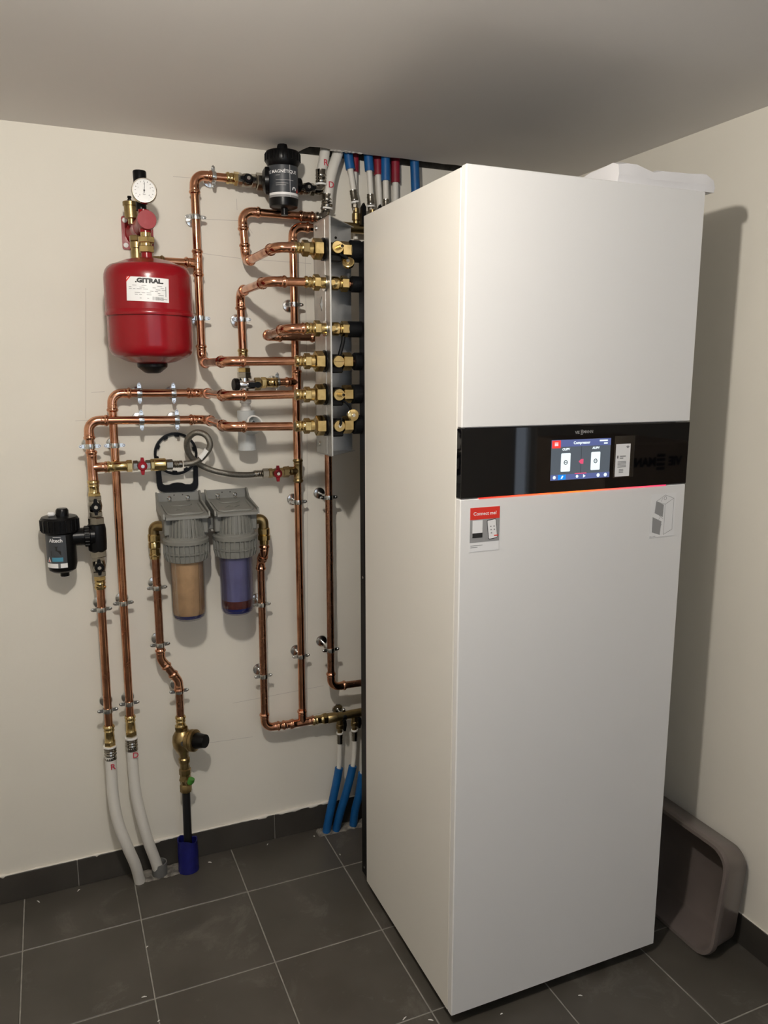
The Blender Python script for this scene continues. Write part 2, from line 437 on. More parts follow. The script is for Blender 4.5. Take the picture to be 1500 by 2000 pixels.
# uneven white caulk bead on the skirting
rg = random.Random(2); pts = []; rad = []
x = XL+0.01
while x < XR-0.02:
    big = rg.random() < 0.12 or (-0.60 < x < -0.50) or (-0.28 < x < -0.20) or (-0.17 < x < 0.02)
    pts.append((x, -0.0035, bbh+rg.uniform(-0.0005, 0.001))); rad.append(rg.uniform(0.0045, 0.0075) if big else rg.uniform(0.0028, 0.004)); x += 0.011
tag(MB().sweep(pts, rad, 7).build('caulk_bead', 'caulk', bb, 80), 'uneven white caulk bead along the skirting top')
tag(MB().sweep([(XR-0.0035, YR+0.01, bbh), (XR-0.0035, -0.6, bbh), (XR-0.0035, -0.02, bbh)], 0.0025, 6).build('caulk_bead', 'caulk', br_), 'thin white caulk bead')

# ================================================================== THE LAMP (bare bulb on the ceiling, above and behind the photographer's view)
lp = thing('ceiling_lamp', (LAMP.x, LAMP.y, H), 'bare glowing bulb in a white socket on the ceiling', 'lamp')
MB().lathe([(0.045, 0), (0.045, -0.008), (0.030, -0.014), (0.020, -0.016), (0.018, -0.040)], (LAMP.x, LAMP.y, H), ZA).build('socket', 'pvc_white', lp)
gl = []
for k in range(13):
    t = PI*k/12; gl.append((0.030*math.sin(t)+0.0001, 0.030*math.cos(t)))
MB().lathe(gl, LAMP, ZA, 20).build('bulb', 'bulb_glow', lp, 80)

# ================================================================== HEAT PUMP UNIT
hp = thing('heat_pump_unit', (0.0, -0.3678, 0.0), 'tall white heat pump cabinet with black glass control band', 'heat pump', rz=-0.0055)
YFR = -0.5315
def hbox(name, m, a, b, bev=0.002, parent=None):
    return MB().box2(V(a), V(b), bev).build(name, m, parent or hp, local=True)
hbox('plinth', 'chassis_black', (0.030, YFR+0.045, 0.012), (0.570, 0.02, 0.034), 0.001)
for fx in (0.06, 0.54):
    for fy in (-0.46, -0.03):
        MB().lathe([(0.022, 0.0), (0.022, 0.006), (0.010, 0.008), (0.010, 0.014)], (fx, fy, 0.0), ZA, 16).build('foot', 'black_plastic', hp, local=True)
ch = hbox('rear_chassis', 'chassis_black', (0.003, 0.0005, 0.034), (0.597, 0.046, 1.840), 0.003)
for z in (0.06, 0.95, 1.80):
    MB().lathe([(0.004, 0), (0.004, 0.001), (0.002, 0.002)], (0.003, 0.024, z), (-1, 0, 0), 10).build('screw', 'zinc', ch, local=True)
hbox('side_panel', 'white_side', (0.0, YFR+0.021, 0.0318), (0.020, 0.0, 1.8975), 0.0015)
hbox('side_panel', 'white_side', (0.580, YFR+0.021, 0.0318), (0.600, 0.0, 1.8975), 0.0015)
hbox('top_panel', 'chassis_black', (0.0205, YFR+0.023, 1.880), (0.5795, 0.0, 1.8965), 0.0015)
hbox('inner_frame', 'chassis_black', (0.022, YFR+0.021, 0.045), (0.578, -0.02, 1.872), 0.001)
hbox('front_panel_upper', 'white_enamel', (0.0, YFR, 1.3968), (0.600, YFR+0.0195, 1.9), 0.0022)
hbox('front_panel_lower', 'white_enamel', (0.0, YFR, 0.0318), (0.600, YFR+0.0195, 1.2508), 0.0022)
cp = hbox('control_panel', 'glass_black', (0.0, YFR-0.0005, 1.2520), (0.600, YFR+0.0195, 1.3956), 0.001)
hbox('status_light', 'status_light', (0.043, YFR-0.0013, 1.2502), (0.540, YFR+0.004, 1.2522), 0.0003)
def onfront(mb, x, z, lift, name, m, parent, sharp=35):
    # flat x/y print laid on the front of the unit
    mb.v = [V((x+v.x, YFR-0.0006-lift-v.z, z+v.y)) for v in mb.v]
    return mb.build(name, m, parent, sharp, local=True)
# maker's name over the screen
onfront(text_mb('VIE', 0.0088, 0.0001), 0.2840, 1.3800, 0, 'maker_name', 'print_grey', cp)
onfront(text_mb('MANN', 0.0088, 0.0001), 0.3125, 1.3808, 0, 'maker_name', 'print_grey', cp)
for k, (dy, w) in enumerate(((0.0042, 0.0030), (0.0014, 0.0026), (-0.0014, 0.0026), (-0.0042, 0.0030))):
    onfront(rect(-w, dy-0.0008, w, dy+0.0008), 0.2955, 1.3804, 0, 'maker_emblem', 'print_grey', cp)
# touch screen
sx0, sx1, sz0, sz1 = 0.2180, 0.3745, 1.2785, 1.3655
scr = hbox('screen', 'screen_bg', (sx0, YFR-0.0012, sz0), (sx1, YFR-0.0002, sz1), 0.0002, cp)
def ui(mb, x, z, name, m, lift=0.0008): return onfront(mb, x, z, lift, name, m, cp)
ui(rect(sx0, sz1-0.0150, sx1, sz1), 0, 0, 'title_bar', 'screen_bar')
ui(rect(sx0, sz0, sx1, sz0+0.0120), 0, 0, 'bottom_bar', 'screen_bar')
ui(rect(sx0+0.001, sz1-0.0175, sx0+0.023, sz1-0.001), 0, 0, 'home_button', 'screen_red', 0.0011)
for dz in (-0.0028, 0, 0.0028): ui(rect(sx0+0.0075, sz1-0.0097+dz, sx0+0.0165, sz1-0.0082+dz), 0, 0, 'menu_bar', 'screen_white', 0.0014)
ui(text_mb('Compressor', 0.0085, 0.00025), (sx0+sx1)/2, sz1-0.0076, 'screen_text', 'screen_white', 0.0011)
ui(rect(sx1-0.031, sz1-0.0062, sx1-0.009, sz1-0.0030), 0, 0, 'screen_text', 'screen_white', 0.0011)
ui(rect(sx1-0.019, sz1-0.0122, sx1-0.009, sz1-0.0090), 0, 0, 'screen_text', 'screen_white', 0.0011)
ui(rect(0.2957, sz0+0.012, 0.2963, sz1-0.015), 0, 0, 'divider', 'screen_dark', 0.0009)
for cx, tz, s in ((0.2555, 1.3448, 'CU/PV'), (0.3345, 1.3452, 'AU/PV')):
    ui(text_mb(s, 0.0068, 0.00025), cx, tz, 'screen_text', 'screen_white', 0.0011)
    ui(MB().prism(rrect(0.0245, 0.0400, 0.002, 3), lambda p, q, t: V((p, q, t)), 0, 0.0002), cx, 1.3165, 'unit_icon', 'screen_white', 0.0011)
    ui(MB().lathe([(0.0050, 0), (0.0050, 0.0002), (0.0034, 0.0002), (0.0034, 0)], (0, 0, 0), ZA, 20, closed=True), cx, 1.3165, 'fan_ring', 'screen_dark', 0.0014)
    ui(rect(-0.003, -0.0006, 0.003, 0.0006), cx, 1.3165, 'fan_ring', 'screen_dark', 0.0014)
ui(MB().add([(-0.0068, 0, 0), (-0.001, -0.0052, 0), (0.0058, -0.0052, 0), (0.0058, 0.0052, 0), (-0.001, 0.0052, 0)], [(0, 1, 2, 3, 4)]), 0.2965, 1.3170, 'flow_arrow', 'screen_pink', 0.0012)
ui(rect(-0.0155, -0.0011, 0.0155, 0.0011), 0.2960, sz0+0.0125, 'page_line', 'screen_pink', 0.0012)
ui(rect(-0.010, -0.0055, 0.010, 0.0055), sx0+0.029, sz0+0.0062, 'schedule_button', 'screen_blue', 0.0012)
ui(MB().add([(-0.003, -0.003, 0), (0.001, -0.003, 0), (0.004, 0.003, 0), (0, 0.003, 0)], [(0, 1, 2, 3)]), sx0+0.029, sz0+0.0062, 'schedule_mark', 'screen_white', 0.0015)
for dx, r in ((0.0095, 0.0038), (0.0690, 0.0034), (0.1255, 0.0042), (0.1450, 0.0042)):
    ui(MB().lathe([(r, 0), (r, 0.0002)], (0, 0, 0), ZA, 14), sx0+dx, sz0+0.0062, 'round_icon', 'screen_white', 0.0012)
ui(MB().add([(-0.003, -0.004, 0), (0.004, 0, 0), (-0.003, 0.004, 0)], [(0, 1, 2)]), sx0+0.0880, sz0+0.0062, 'round_icon', 'screen_white', 0.0012)
# clear pouch with the white access label
ui(rect(0.3853, 1.2762, 0.4415, 1.3692, 0, 0.0004), 0, 0, 'label_pouch', 'clear_film', 0.0002)
al = ui(rect(0.3893, 1.2785, 0.4295, 1.3512), 0, 0, 'access_label', 'print_white', 0.0010)
ui(rect(0.394, 1.3190, 0.3965, 1.3255), 0, 0, 'label_text', 'print_black', 0.0013)
for k, w in enumerate((0.010, 0.006)):
    ui(rect(0.401, 1.3225-k*0.0042, 0.401+w*1.6, 1.3250-k*0.0042), 0, 0, 'label_text', 'print_grey', 0.0013)
for k in range(5): ui(rect(0.3955, 1.2990+k*0.0030, 0.4190, 1.3005+k*0.0030), 0, 0, 'label_text', 'print_grey', 0.0013)
for k in range(3): ui(rect(0.400, 1.2870+k*0.0032, 0.412, 1.2886+k*0.0032), 0, 0, 'label_text', 'print_grey', 0.0013)
for r in (0.0015, 0.0035, 0.0055):
    ar = MB(); vs = []
    for k in range(7):
        t = PI/2-0.75+1.5*k/6; vs += [(r*math.cos(t), r*math.sin(t), 0), ((r+0.0012)*math.cos(t), (r+0.0012)*math.sin(t), 0)]
    ar.add(vs, [(2*k, 2*k+1, 2*k+3, 2*k+2) for k in range(6)])
    ui(ar, 0.4220, 1.3400, 'wireless_mark', 'print_black', 0.0013)
# "Connect me!" sticker
st = onfront(rect(0.0232, 1.1380, 0.0940, 1.2318), 0, 0, 0, 'connect_sticker', 'print_white', hp)
st['label'] = 'sticker reading Connect me! with a phone picture'
def stk(mb, x, z, name, m, lift=0.0003): return onfront(mb, x, z, lift, name, m, st)
stk(rect(0.0232, 1.2065, 0.0940, 1.2318), 0, 0, 'red_header', 'print_red')
stk(text_mb('Connect me!', 0.0105, 0.0001), 0.0586, 1.2185, 'header_text', 'print_white', 0.0006)
stk(rect(0.0232, 1.1580, 0.0940, 1.2065), 0, 0, 'picture', 'print_grey')
stk(rect(0.0290, 1.1695, 0.0530, 1.2050), 0, 0, 'pictured_unit', 'print_white', 0.0006)
stk(rect(0.0290, 1.1680, 0.0530, 1.1780), 0, 0, 'pictured_band', 'print_black', 0.0009)
ph = MB().prism(rrect(0.0225, 0.0420, 0.003, 3), lambda p, q, t: V((p*0.99-q*0.12, q+p*0.12, t)), 0, 0.0002)
stk(ph, 0.0765, 1.1840, 'pictured_phone', 'print_black', 0.0006)
ph = MB().prism(rrect(0.0200, 0.0390, 0.002, 3), lambda p, q, t: V((p*0.99-q*0.12, q+p*0.12, t)), 0, 0.0002)
stk(ph, 0.0765, 1.1840, 'pictured_phone_screen', 'print_white', 0.0009)
for dx, dz in ((-0.004, 0.006), (0.004, 0.006), (-0.003, -0.001), (0.005, -0.001), (-0.002, -0.008)):
    stk(rect(-0.0016, -0.0013, 0.0016, 0.0013), 0.0765+dx, 1.184+dz, 'pictured_icon', 'print_grey', 0.0012)
stk(rect(-0.003, -0.0012, 0.007, 0.0012), 0.084, 1.1700, 'pictured_badge', 'print_red', 0.0012)
stk(rect(0.0250, 1.1508, 0.0540, 1.1520), 0, 0, 'small_print', 'print_grey')
stk(rect(0.0250, 1.1470, 0.0420, 1.1482), 0, 0, 'small_print', 'print_grey')
# sticker with the line drawing of the unit being opened
dr = onfront(rect(0.4990, 1.1290, 0.5730, 1.2320), 0, 0, 0, 'instruction_sticker', 'print_white', hp)
dr['label'] = 'white sticker with a line drawing of the cabinet'
def dln(x0, z0, x1, z1, w=0.0004):
    a, b = V((x0, z0, 0)), V((x1, z1, 0)); d = (b-a).normalized(); n = V((-d.y, d.x, 0))*w
    onfront(MB().add([a-n, b-n, b+n, a+n], [(0, 1, 2, 3)]), 0, 0, 0.0005, 'drawn_line', 'print_grey', dr)
for s in ((0.514, 1.214, 0.540, 1.228), (0.540, 1.228, 0.566, 1.219), (0.566, 1.219, 0.566, 1.145), (0.566, 1.145, 0.541, 1.134), (0.541, 1.134, 0.541, 1.206),
          (0.541, 1.206, 0.566, 1.219), (0.541, 1.206, 0.514, 1.214), (0.528, 1.213, 0.533, 1.222), (0.500, 1.1315, 0.506, 1.1317), (0.509, 1.1317, 0.517, 1.132),
          (0.524, 1.181, 0.537, 1.172), (0.524, 1.171, 0.530, 1.178), (0.535, 1.160, 0.529, 1.153)): dln(*s)
for q in (((0.511, 1.187), (0.536, 1.176), (0.537, 1.205), (0.514, 1.215)), ((0.506, 1.142), (0.530, 1.134), (0.533, 1.166), (0.506, 1.178))):
    onfront(MB().add([(x, z, 0) for x, z in q], [(0, 1, 2, 3)]), 0, 0, 0.0004, 'drawn_panel', 'print_grey', dr)
onfront(MB().lathe([(0.0042, 0), (0.0042, 0.0002), (0.0034, 0.0002), (0.0034, 0)], (0, 0, 0), ZA, 16, closed=True), 0.540, 1.2205, 0.0005, 'drawn_ring', 'print_grey', dr)

# ================================================================== WHITE PAPER PACKET AND MANUAL ON TOP OF THE UNIT
rg = random.Random(11); pk = MB(); rings = []; NX = 11
sec = [(-0.895, 1.9005), (-0.899, 1.914), (-0.896, 1.934), (-0.880, 1.9385), (-0.85, 1.940), (-0.80, 1.939), (-0.772, 1.932), (-0.770, 1.9005)]
vs = []
for i in range(NX+1):
    t = i/NX; xx = 0.360+0.262*t
    hs = 1.0+0.10*math.exp(-((t-0.10)/0.10)**2)-0.22*math.exp(-((t-0.36)/0.06)**2)+0.05*math.sin(9*t)
    if i == NX: hs *= 0.72
    for (y, z) in sec:
        zz = 1.9005+(z-1.9005)*hs*(1+rg.uniform(-0.03, 0.03))
        vs.append((xx+rg.uniform(-0.003, 0.003)+(0.004 if z < 1.92 and i == NX else 0), y+rg.uniform(-0.0012, 0.0012)-(0.003 if t > .9 else 0), zz))
K = len(sec); fs = []
for i in range(NX):
    for k in range(K): fs.append((i*K+k, i*K+(k+1) % K, (i+1)*K+(k+1) % K, (i+1)*K+k))
fs += [tuple(range(K-1, -1, -1)), tuple(range(NX*K, (NX+1)*K))]
pk.add(vs, fs)
mesh_thing(pk, 'paper_packet', 'packet_white', (0.49, -0.79, 1.9005), 'crumpled white paper packet on the heat pump top, at its right front edge', 'packet', sharp=14)
mesh_thing(MB().prism(rrect(0.14, 0.20, 0.006, 3), lambda p, q, t: V((0.262+p, -0.770+q, t)), 1.9005, 1.9060), 'manual_folder', 'chassis_black', (0.262, -0.77, 1.9005),
           'thin black folder beside the paper packet on the heat pump top', 'folder')

# ================================================================== BROWN BASIN LEANING BETWEEN UNIT AND RIGHT WALL
def basin():
    th = math.radians(7.0)
    n = V((-math.cos(th), 0, math.sin(th))); up = V((math.sin(th), 0, math.cos(th))); rt = V((0, 1, 0))
    o = V((0.7035, -0.800, 0.002))+up*0.152
    N = 7
    def ring(w, h, r, dep): return [o+rt*a+up*b-n*dep for a, b in rrect(w, h, r, N)]
    mb = MB(); L = [ring(0.384, 0.302, 0.056, 0.016), ring(0.388, 0.306, 0.058, 0.006), ring(0.384, 0.302, 0.056, -0.001), ring(0.366, 0.284, 0.049, -0.001), ring(0.361, 0.279, 0.047, 0.006),
                    ring(0.338, 0.256, 0.044, 0.090), ring(0.316, 0.234, 0.036, 0.102), ring(0.12, 0.08, 0.03, 0.103)]
    Lo = [ring(0.384, 0.302, 0.056, 0.016), ring(0.374, 0.292, 0.054, 0.018), ring(0.350, 0.268, 0.050, 0.092), ring(0.326, 0.244, 0.040, 0.106), ring(0.12, 0.08, 0.03, 0.106)]
    for R_ in (L, Lo):
        k = len(R_[0]); vs = [p for r in R_ for p in r]; fs = []
        for i in range(len(R_)-1):
            for j in range(k): fs.append((i*k+j, i*k+(j+1) % k, (i+1)*k+(j+1) % k, (i+1)*k+j))
        fs.append(tuple(range((len(R_)-1)*k, len(R_)*k))); mb.add(vs, fs)
    return mb
mesh_thing(basin(), 'washing_basin', 'basin_brown', (0.75, -0.768, 0.0), 'brown plastic basin standing on edge against the right wall', 'basin', sharp=50)

# ================================================================== THINGS ONLY SEEN AS REFLECTIONS IN THE BLACK GLASS
cb = thing('cardboard_box', (1.56, -2.35, 0.0), 'large printed cardboard box standing in the passage behind the viewer', 'box')
MB().box2(V((1.32, -2.60, 0.0)), V((1.80, -2.10, 1.215)), 0.003).build('carton', 'cardboard', cb)
for word, cx, sz in (('VIE', 1.690, 0.052), ('MANN', 1.508, 0.052)):
    tx = text_mb(word, sz, 0.0022, 0.0005); tx.xf(frame((cx, -2.0985, 1.134), (-1, 0, 0), (0, 0, 1))); tx.build('printed_name', 'print_black', cb)
for dz in (-0.028, -0.010, 0.010, 0.028):
    MB().box2(V((1.590, -2.0985, 1.134+dz-0.006)), V((1.634, -2.0975, 1.134+dz+0.006))).build('printed_emblem', 'print_black', cb)

# ================================================================== PLUMBING HELPERS
PR = 0.011          # 22 mm copper
def P(x, d, z): return V((x, -d, z))
def pipe(par, a, b, r=PR, m='copper', n=16, name='pipe'): return MB().sweep([a, b], r, n).build(name, m, par)
SOCK = [(0.0, .0128), (.0018, .0133), (.0035, .0152), (.0075, .0154), (.0095, .0133), (.0125, .0129), (.0145, .0136), (.0165, .0129), (.024, .0126)]
def elbow(par, c, d0, d1, m='copper_fitting', R=0.027, name='elbow', s=0.023):
    c, d0, d1 = V(c), V(d0).normalized(), V(d1).normalized(); th = d0.angle(d1); t = R/math.tan(th/2)
    ends = arc_path([c+d0*(t+s), c, c+d1*(t+s)], R, 8); pts = []; rad = []
    for h, r in SOCK[:-1]: pts.append(c+d0*(t+s-h)); rad.append(r)
    for q in ends[1:-1]: pts.append(q); rad.append(.0126)
    for h, r in reversed(SOCK[:-1]): pts.append(c+d1*(t+s-h)); rad.append(r)
    return MB().sweep(pts, rad, 18).build(name, m, par, 60)
def sockline(a, b):
    a, b = V(a), V(b); d = (b-a).normalized(); L = (b-a).length
    pts = [a+d*h for h, r in SOCK]+[b-d*h for h, r in reversed(SOCK)]
    return pts, [r for h, r in SOCK]+[r for h, r in reversed(SOCK)]
def tee(par, c, ax, br, m='copper_fitting', L=0.036, B=0.036):
    c, ax, br = V(c), V(ax).normalized(), V(br).normalized(); mb = MB()
    p, r = sockline(c-ax*L, c+ax*L); mb.sweep(p, r, 18)
    pts = [c]+[c+br*(B-h) for h, rr in reversed(SOCK[:-1])]; mb.sweep(pts, [.0126]+[rr for h, rr in reversed(SOCK[:-1])], 18)
    return mb.build('tee', m, par, 60)
def coupling(par, a, b, m='copper_fitting'):
    p, r = sockline(a, b); return MB().sweep(p, r, 18).build('coupling', m, par, 60)
def run(par, pts, trim0=0.0, trim1=0.0, m='copper', R=0.027):
    pts = [V(p) for p in pts]
    for i in range(1, len(pts)-1): elbow(par, pts[i], pts[i-1]-pts[i], pts[i+1]-pts[i], R=R)
    for i in range(len(pts)-1):
        a, b = pts[i], pts[i+1]; d = (b-a).normalized()
        if i > 0: a = a+d*0.032
        if i < len(pts)-2: b = b-d*0.032
        if (b-a).dot(d) > 0.004: pipe(par, a, b, PR, m)
def brass_adapter(par, a, d, L=0.045, hexr=0.0185, m='brass'):
    # press socket, waist and hexagon along d
    d = V(d).normalized(); mb = MB()
    h = L-0.014
    mb.lathe([(.0132, 0), (.0155, .003), (.0158, .007), (.0138, .009), (.0136, .014), (.0150, .0165), (.0136, .019), (.0134, h-.003), (.0150, h)], a, d, 20)
    mb.hexn(V(a)+d*h, d, 0.014, hexr)
    return mb.build('brass_adapter', m, par)
def crimp(par, a, d, r=0.0165, L=0.036, name='crimp_sleeve'):
    d = V(d).normalized()
    mb = MB().lathe([(r*.8, 0), (r, .002), (r*1.04, .006), (r*.94, .009), (r*1.03, .013), (r*.94, .017), (r*1.03, .021), (r*.95, .026), (r, L)], a, d, 20)
    o = mb.build(name, 'nickel', par)
    MB().lathe([(r*1.1, 0), (r*1.12, .002), (r*1.1, .005)], V(a)-d*0.006, d, 20).build('stop_ring', 'pvc_white', par)
    return o

# pipe clamps: one prototype for each stand-off, local z = pipe axis, wall behind at +d
clamp_proto = {}
def make_clamp(d):
    t = thing('pipe_clamp', (0, 0, 0), 'zinc pipe clamp', 'pipe clamp', 'zinc pipe clamps')
    ring = MB().lathe([(0.0114, -0.006), (0.0138, -0.0065), (0.0142, -0.003), (0.0142, 0.003), (0.0138, 0.0065), (0.0114, 0.006)], (0, 0, 0), ZA, 20, closed=True)
    ring.build('ring', 'zinc', t, local=True)
    for s in (-1, 1):
        e = MB().prism([(0.0125, -0.005), (0.022, -0.005), (0.0262, -0.0035), (0.0285, 0), (0.0262, 0.0035), (0.022, 0.005), (0.0125, 0.005)],
                       lambda p, q, k: V((s*p, k, q)), -0.0022, 0.0022).build('ear', 'zinc', t, local=True)
        MB().lathe([(0.0036, 0), (0.0036, 0.0018), (0.0022, 0.0030)], (s*0.0235, -0.0022, 0), FRONT, 10).build('screw', 'zinc', e, local=True)
    MB().lathe([(0.0036, 0), (0.0036, d-0.013)], (0, 0.013, 0), YA, 10).build('rod', 'zinc', t, local=True)
    MB().lathe([(0.0185, 0), (0.0188, -0.0012), (0.0170, -0.0035), (0.0110, -0.0050), (0.0055, -0.0056), (0.0050, -0.011)], (0, d-0.0003, 0), YA, 24).build('wall_rosette', 'zinc', t, local=True)
    return t
def clamp(x, d, z, label, horizontal=False):
    if d not in clamp_proto:
        o = make_clamp(d); clamp_proto[d] = o
    else: o = copy_tree(clamp_proto[d])
    o.location = (x, -d, z); o.rotation_euler = (0, PI/2 if horizontal else 0, 0)
    o['label'] = label; return o

# ball valves, local: flow along ax, handle toward -y
def ball_valve(par, c, ax, L=0.058, m='nickel', hm='black_plastic', wings=None, body_r=0.0165, hl=0.022, hy=0.026):
    c, ax = V(c), V(ax).normalized(); a = c-ax*L/2
    mb = MB().lathe([(body_r*.85, .010), (body_r, .016), (body_r*1.12, L/2), (body_r, L-.016), (body_r*.85, L-.010)], a, ax, 20)
    mb.hexn(a, ax, 0.013, body_r*1.12); mb.hexn(a+ax*(L-0.013), ax, 0.013, body_r*1.12)
    mb.lathe([(0.008, 0), (0.008, hy-0.008)], c, FRONT, 14)
    body = mb.build('valve_body', m, par)
    w = V(wings).normalized() if wings is not None else ax
    side = w.cross(FRONT)
    h = MB().lathe([(0.011, 0), (0.0125, 0.002), (0.0125, 0.008), (0.010, 0.010)], c+FRONT*(hy-0.010), FRONT, 18)
    for s in (-1, 1):
        poly = [(0.006, -0.006), (hl*.7, -0.0048), (hl, -0.0035), (hl, 0.0035), (hl*.7, 0.0048), (0.006, 0.006)]
        h.prism(poly, lambda p, q, t: c+w*(s*p)+side*q+FRONT*t, hy-0.009, hy-0.002)
    hd = h.build('handle', hm, par)
    MB().hexn(c+FRONT*(hy-0.0005), FRONT, 0.004, 0.0055, 0.0006).build('handle_nut', 'chrome', hd)
    return body

# ================================================================== COPPER RUNS
DW, DB = 0.055, 0.33       # wall runs, and the row of unions at the steel bracket
XN = -0.176                # where the copper meets the brass unions
# A: magnetic filter -> down beside the tank -> fourth union
A = thing('copper_pipe', P(-0.363, DW, 1.53), 'copper pipe run beside the red tank, ending in the fourth union from the top', 'pipe', 'copper pipe runs')
run(A, [P(-0.262, DW, 2.030), P(-0.3635, DW, 2.030), P(-0.3625, DW, 1.535), P(-0.355, DB, 1.535), P(XN-0.004, DB, 1.537)])
tee(A, P(-0.363, DW, 1.802), ZA, (-1, 0, 0))
pipe(A, P(-0.39, DW, 1.802), P(-0.455, DW, 1.802))
coupling(A, P(-0.452, DW, 1.802), P(-0.498, DW, 1.802), 'brass_dark')
brass_adapter(A, P(-0.278, DW, 2.030), (1, 0, 0), 0.036)
# B: ceiling pipe D -> top union
B = thing('copper_pipe', P(-0.237, DW, 1.81), 'copper pipe run below the upper magnetic filter, ending in the topmost union', 'pipe', 'copper pipe runs')
run(B, [P(-0.030, DW, 1.947), P(-0.237, DW, 1.947), P(-0.229, DW, 1.812), P(-0.220, DB, 1.814), P(XN+0.004, DB, 1.816)])
coupling(B, P(-0.072, DW, 1.947), P(-0.028, DW, 1.947), 'copper_dull')
elbow(B, P(0.008, DW, 1.947), (-1, 0, 0), (0, 0, 1), 'nickel', R=0.02, s=0.012)
# C: tall riser
Cc = thing('copper_pipe', P(-0.092, DW, 0.41), 'tallest vertical copper riser left of the cabinet, down to the bottom tee', 'pipe', 'copper pipe runs')
run(Cc, [P(-0.02, DW, 1.917), P(-0.092, DW, 1.917), P(-0.092, DW, 0.418)], m='copper')
tee(Cc, P(-0.088, DW, 1.481), ZA, (-1, 0, 0)); tee(Cc, P(-0.090, DW, 1.219), ZA, (-1, 0, 0), 'brass_dark')
pipe(Cc, P(-0.12, DW, 1.481), P(-0.150, DW, 1.481))
brass_adapter(Cc, P(-0.146, DW, 1.480), (-1, 0, 0), 0.050, 0.016)
coupling(Cc, P(-0.030, DW, 1.917), P(0.01, DW, 1.917), 'copper_fitting')
# D: second union down to the safety valve
D = thing('copper_pipe', P(-0.249, DW, 1.52), 'short copper pipe from the second union down to the black safety valve', 'pipe', 'copper pipe runs')
run(D, [P(-0.246, DW, 1.530), P(-0.249, DW, 1.731), P(-0.244, DB, 1.731), P(XN+0.028, DB, 1.734)])
coupling(D, P(-0.246, DW, 1.575), P(-0.246, DW, 1.533), 'brass')
MB().hexn(P(-0.245, DW, 1.509), ZA, 0.013, 0.0185).build('union_nut', 'brass', D)
MB().hexn(P(-0.245, DW, 1.493), ZA, 0.017, 0.0195).build('union_nut', 'nickel', D)
# E: third union looping back behind the bracket and down
E_ = thing('copper_pipe', P(-0.006, 0.085, 0.53), 'copper pipe looping from the third union behind the bracket, then down beside the cabinet', 'pipe', 'copper pipe runs')
run(E_, [P(XN+0.028, DB, 1.619), P(-0.199, DB, 1.617), P(-0.190, 0.09, 1.609), P(-0.006, 0.09, 1.609), P(-0.006, 0.09, 0.531), P(0.50, 0.09, 0.517)], m='copper_dull')
# F: left supply D
F = thing('copper_pipe', P(-0.609, 0.05, 0.50), 'copper pipe from the fifth union along the wall and down to the D marked pipe', 'pipe', 'copper pipe runs')
run(F, [P(XN-0.008, DB, 1.453), P(-0.356, DB, 1.451), P(-0.3575, 0.05, 1.4515), P(-0.606, 0.05, 1.4535), P(-0.6095, 0.05, 0.520)])
brass_adapter(F, P(-0.6095, 0.05, 0.530), (0, 0, -1), 0.062, 0.0165)
# G: left return R
Gg = thing('copper_pipe', P(-0.669, 0.075, 0.47), 'leftmost copper pipe, from the lowest union round to the R marked pipe', 'pipe', 'copper pipe runs')
run(Gg, [P(XN-0.012, DB, 1.371), P(-0.359, DB, 1.374), P(-0.3575, 0.075, 1.3785), P(-0.671, 0.075, 1.383), P(-0.669, 0.075, 1.218)])
tee(Gg, P(-0.668, 0.075, 1.258), ZA, (1, 0, 0), L=0.046, B=0.040)
brass_adapter(Gg, P(-0.668, 0.075, 1.224), (0, 0, -1), 0.048, 0.0175)
brass_adapter(Gg, P(-0.632, 0.075, 1.258), (1, 0, 0), 0.066, 0.0165)
pipe(Gg, P(-0.668, 0.075, 0.935), P(-0.670, 0.075, 0.508))
brass_adapter(Gg, P(-0.668, 0.075, 0.922), (0, 0, 1), 0.040, 0.0165)
brass_adapter(Gg, P(-0.670, 0.075, 0.522), (0, 0, -1), 0.062, 0.0165)
# H: filter inlet
Hh = thing('copper_pipe', P(-0.47, 0.06, 0.49), 'copper pipe with a double bend from the left filter inlet down to the pressure reducer', 'pipe', 'copper pipe runs')
run(Hh, [P(-0.516, 0.06, 0.995), P(-0.516, 0.06, 0.690), P(-0.469, 0.06, 0.616), P(-0.469, 0.06, 0.497)], R=0.034, m='copper_dull')
brass_adapter(Hh, P(-0.469, 0.06, 0.507), (0, 0, -1), 0.044, 0.0185)
mb = MB().lathe([(0.0150, 0), (0.0172, .003), (0.0172, .020), (0.0150, .023), (.0165, .026), (.0165, .040), (.0135, .043), (.0135, .055), (.0157, .058), (.0157, .062), (.0135, .065), (.0135, .072)], P(-0.517, 0.06, 1.062), (0, 0, -1), 20)
mb.build('brass_adapter', 'brass', Hh)
MB().sweep(arc_path([P(-0.478, 0.085, 1.085), P(-0.517, 0.06, 1.085), P(-0.517, 0.06, 1.055)], 0.014, 6), 0.0145, 18).build('brass_elbow', 'brass_dark', Hh)
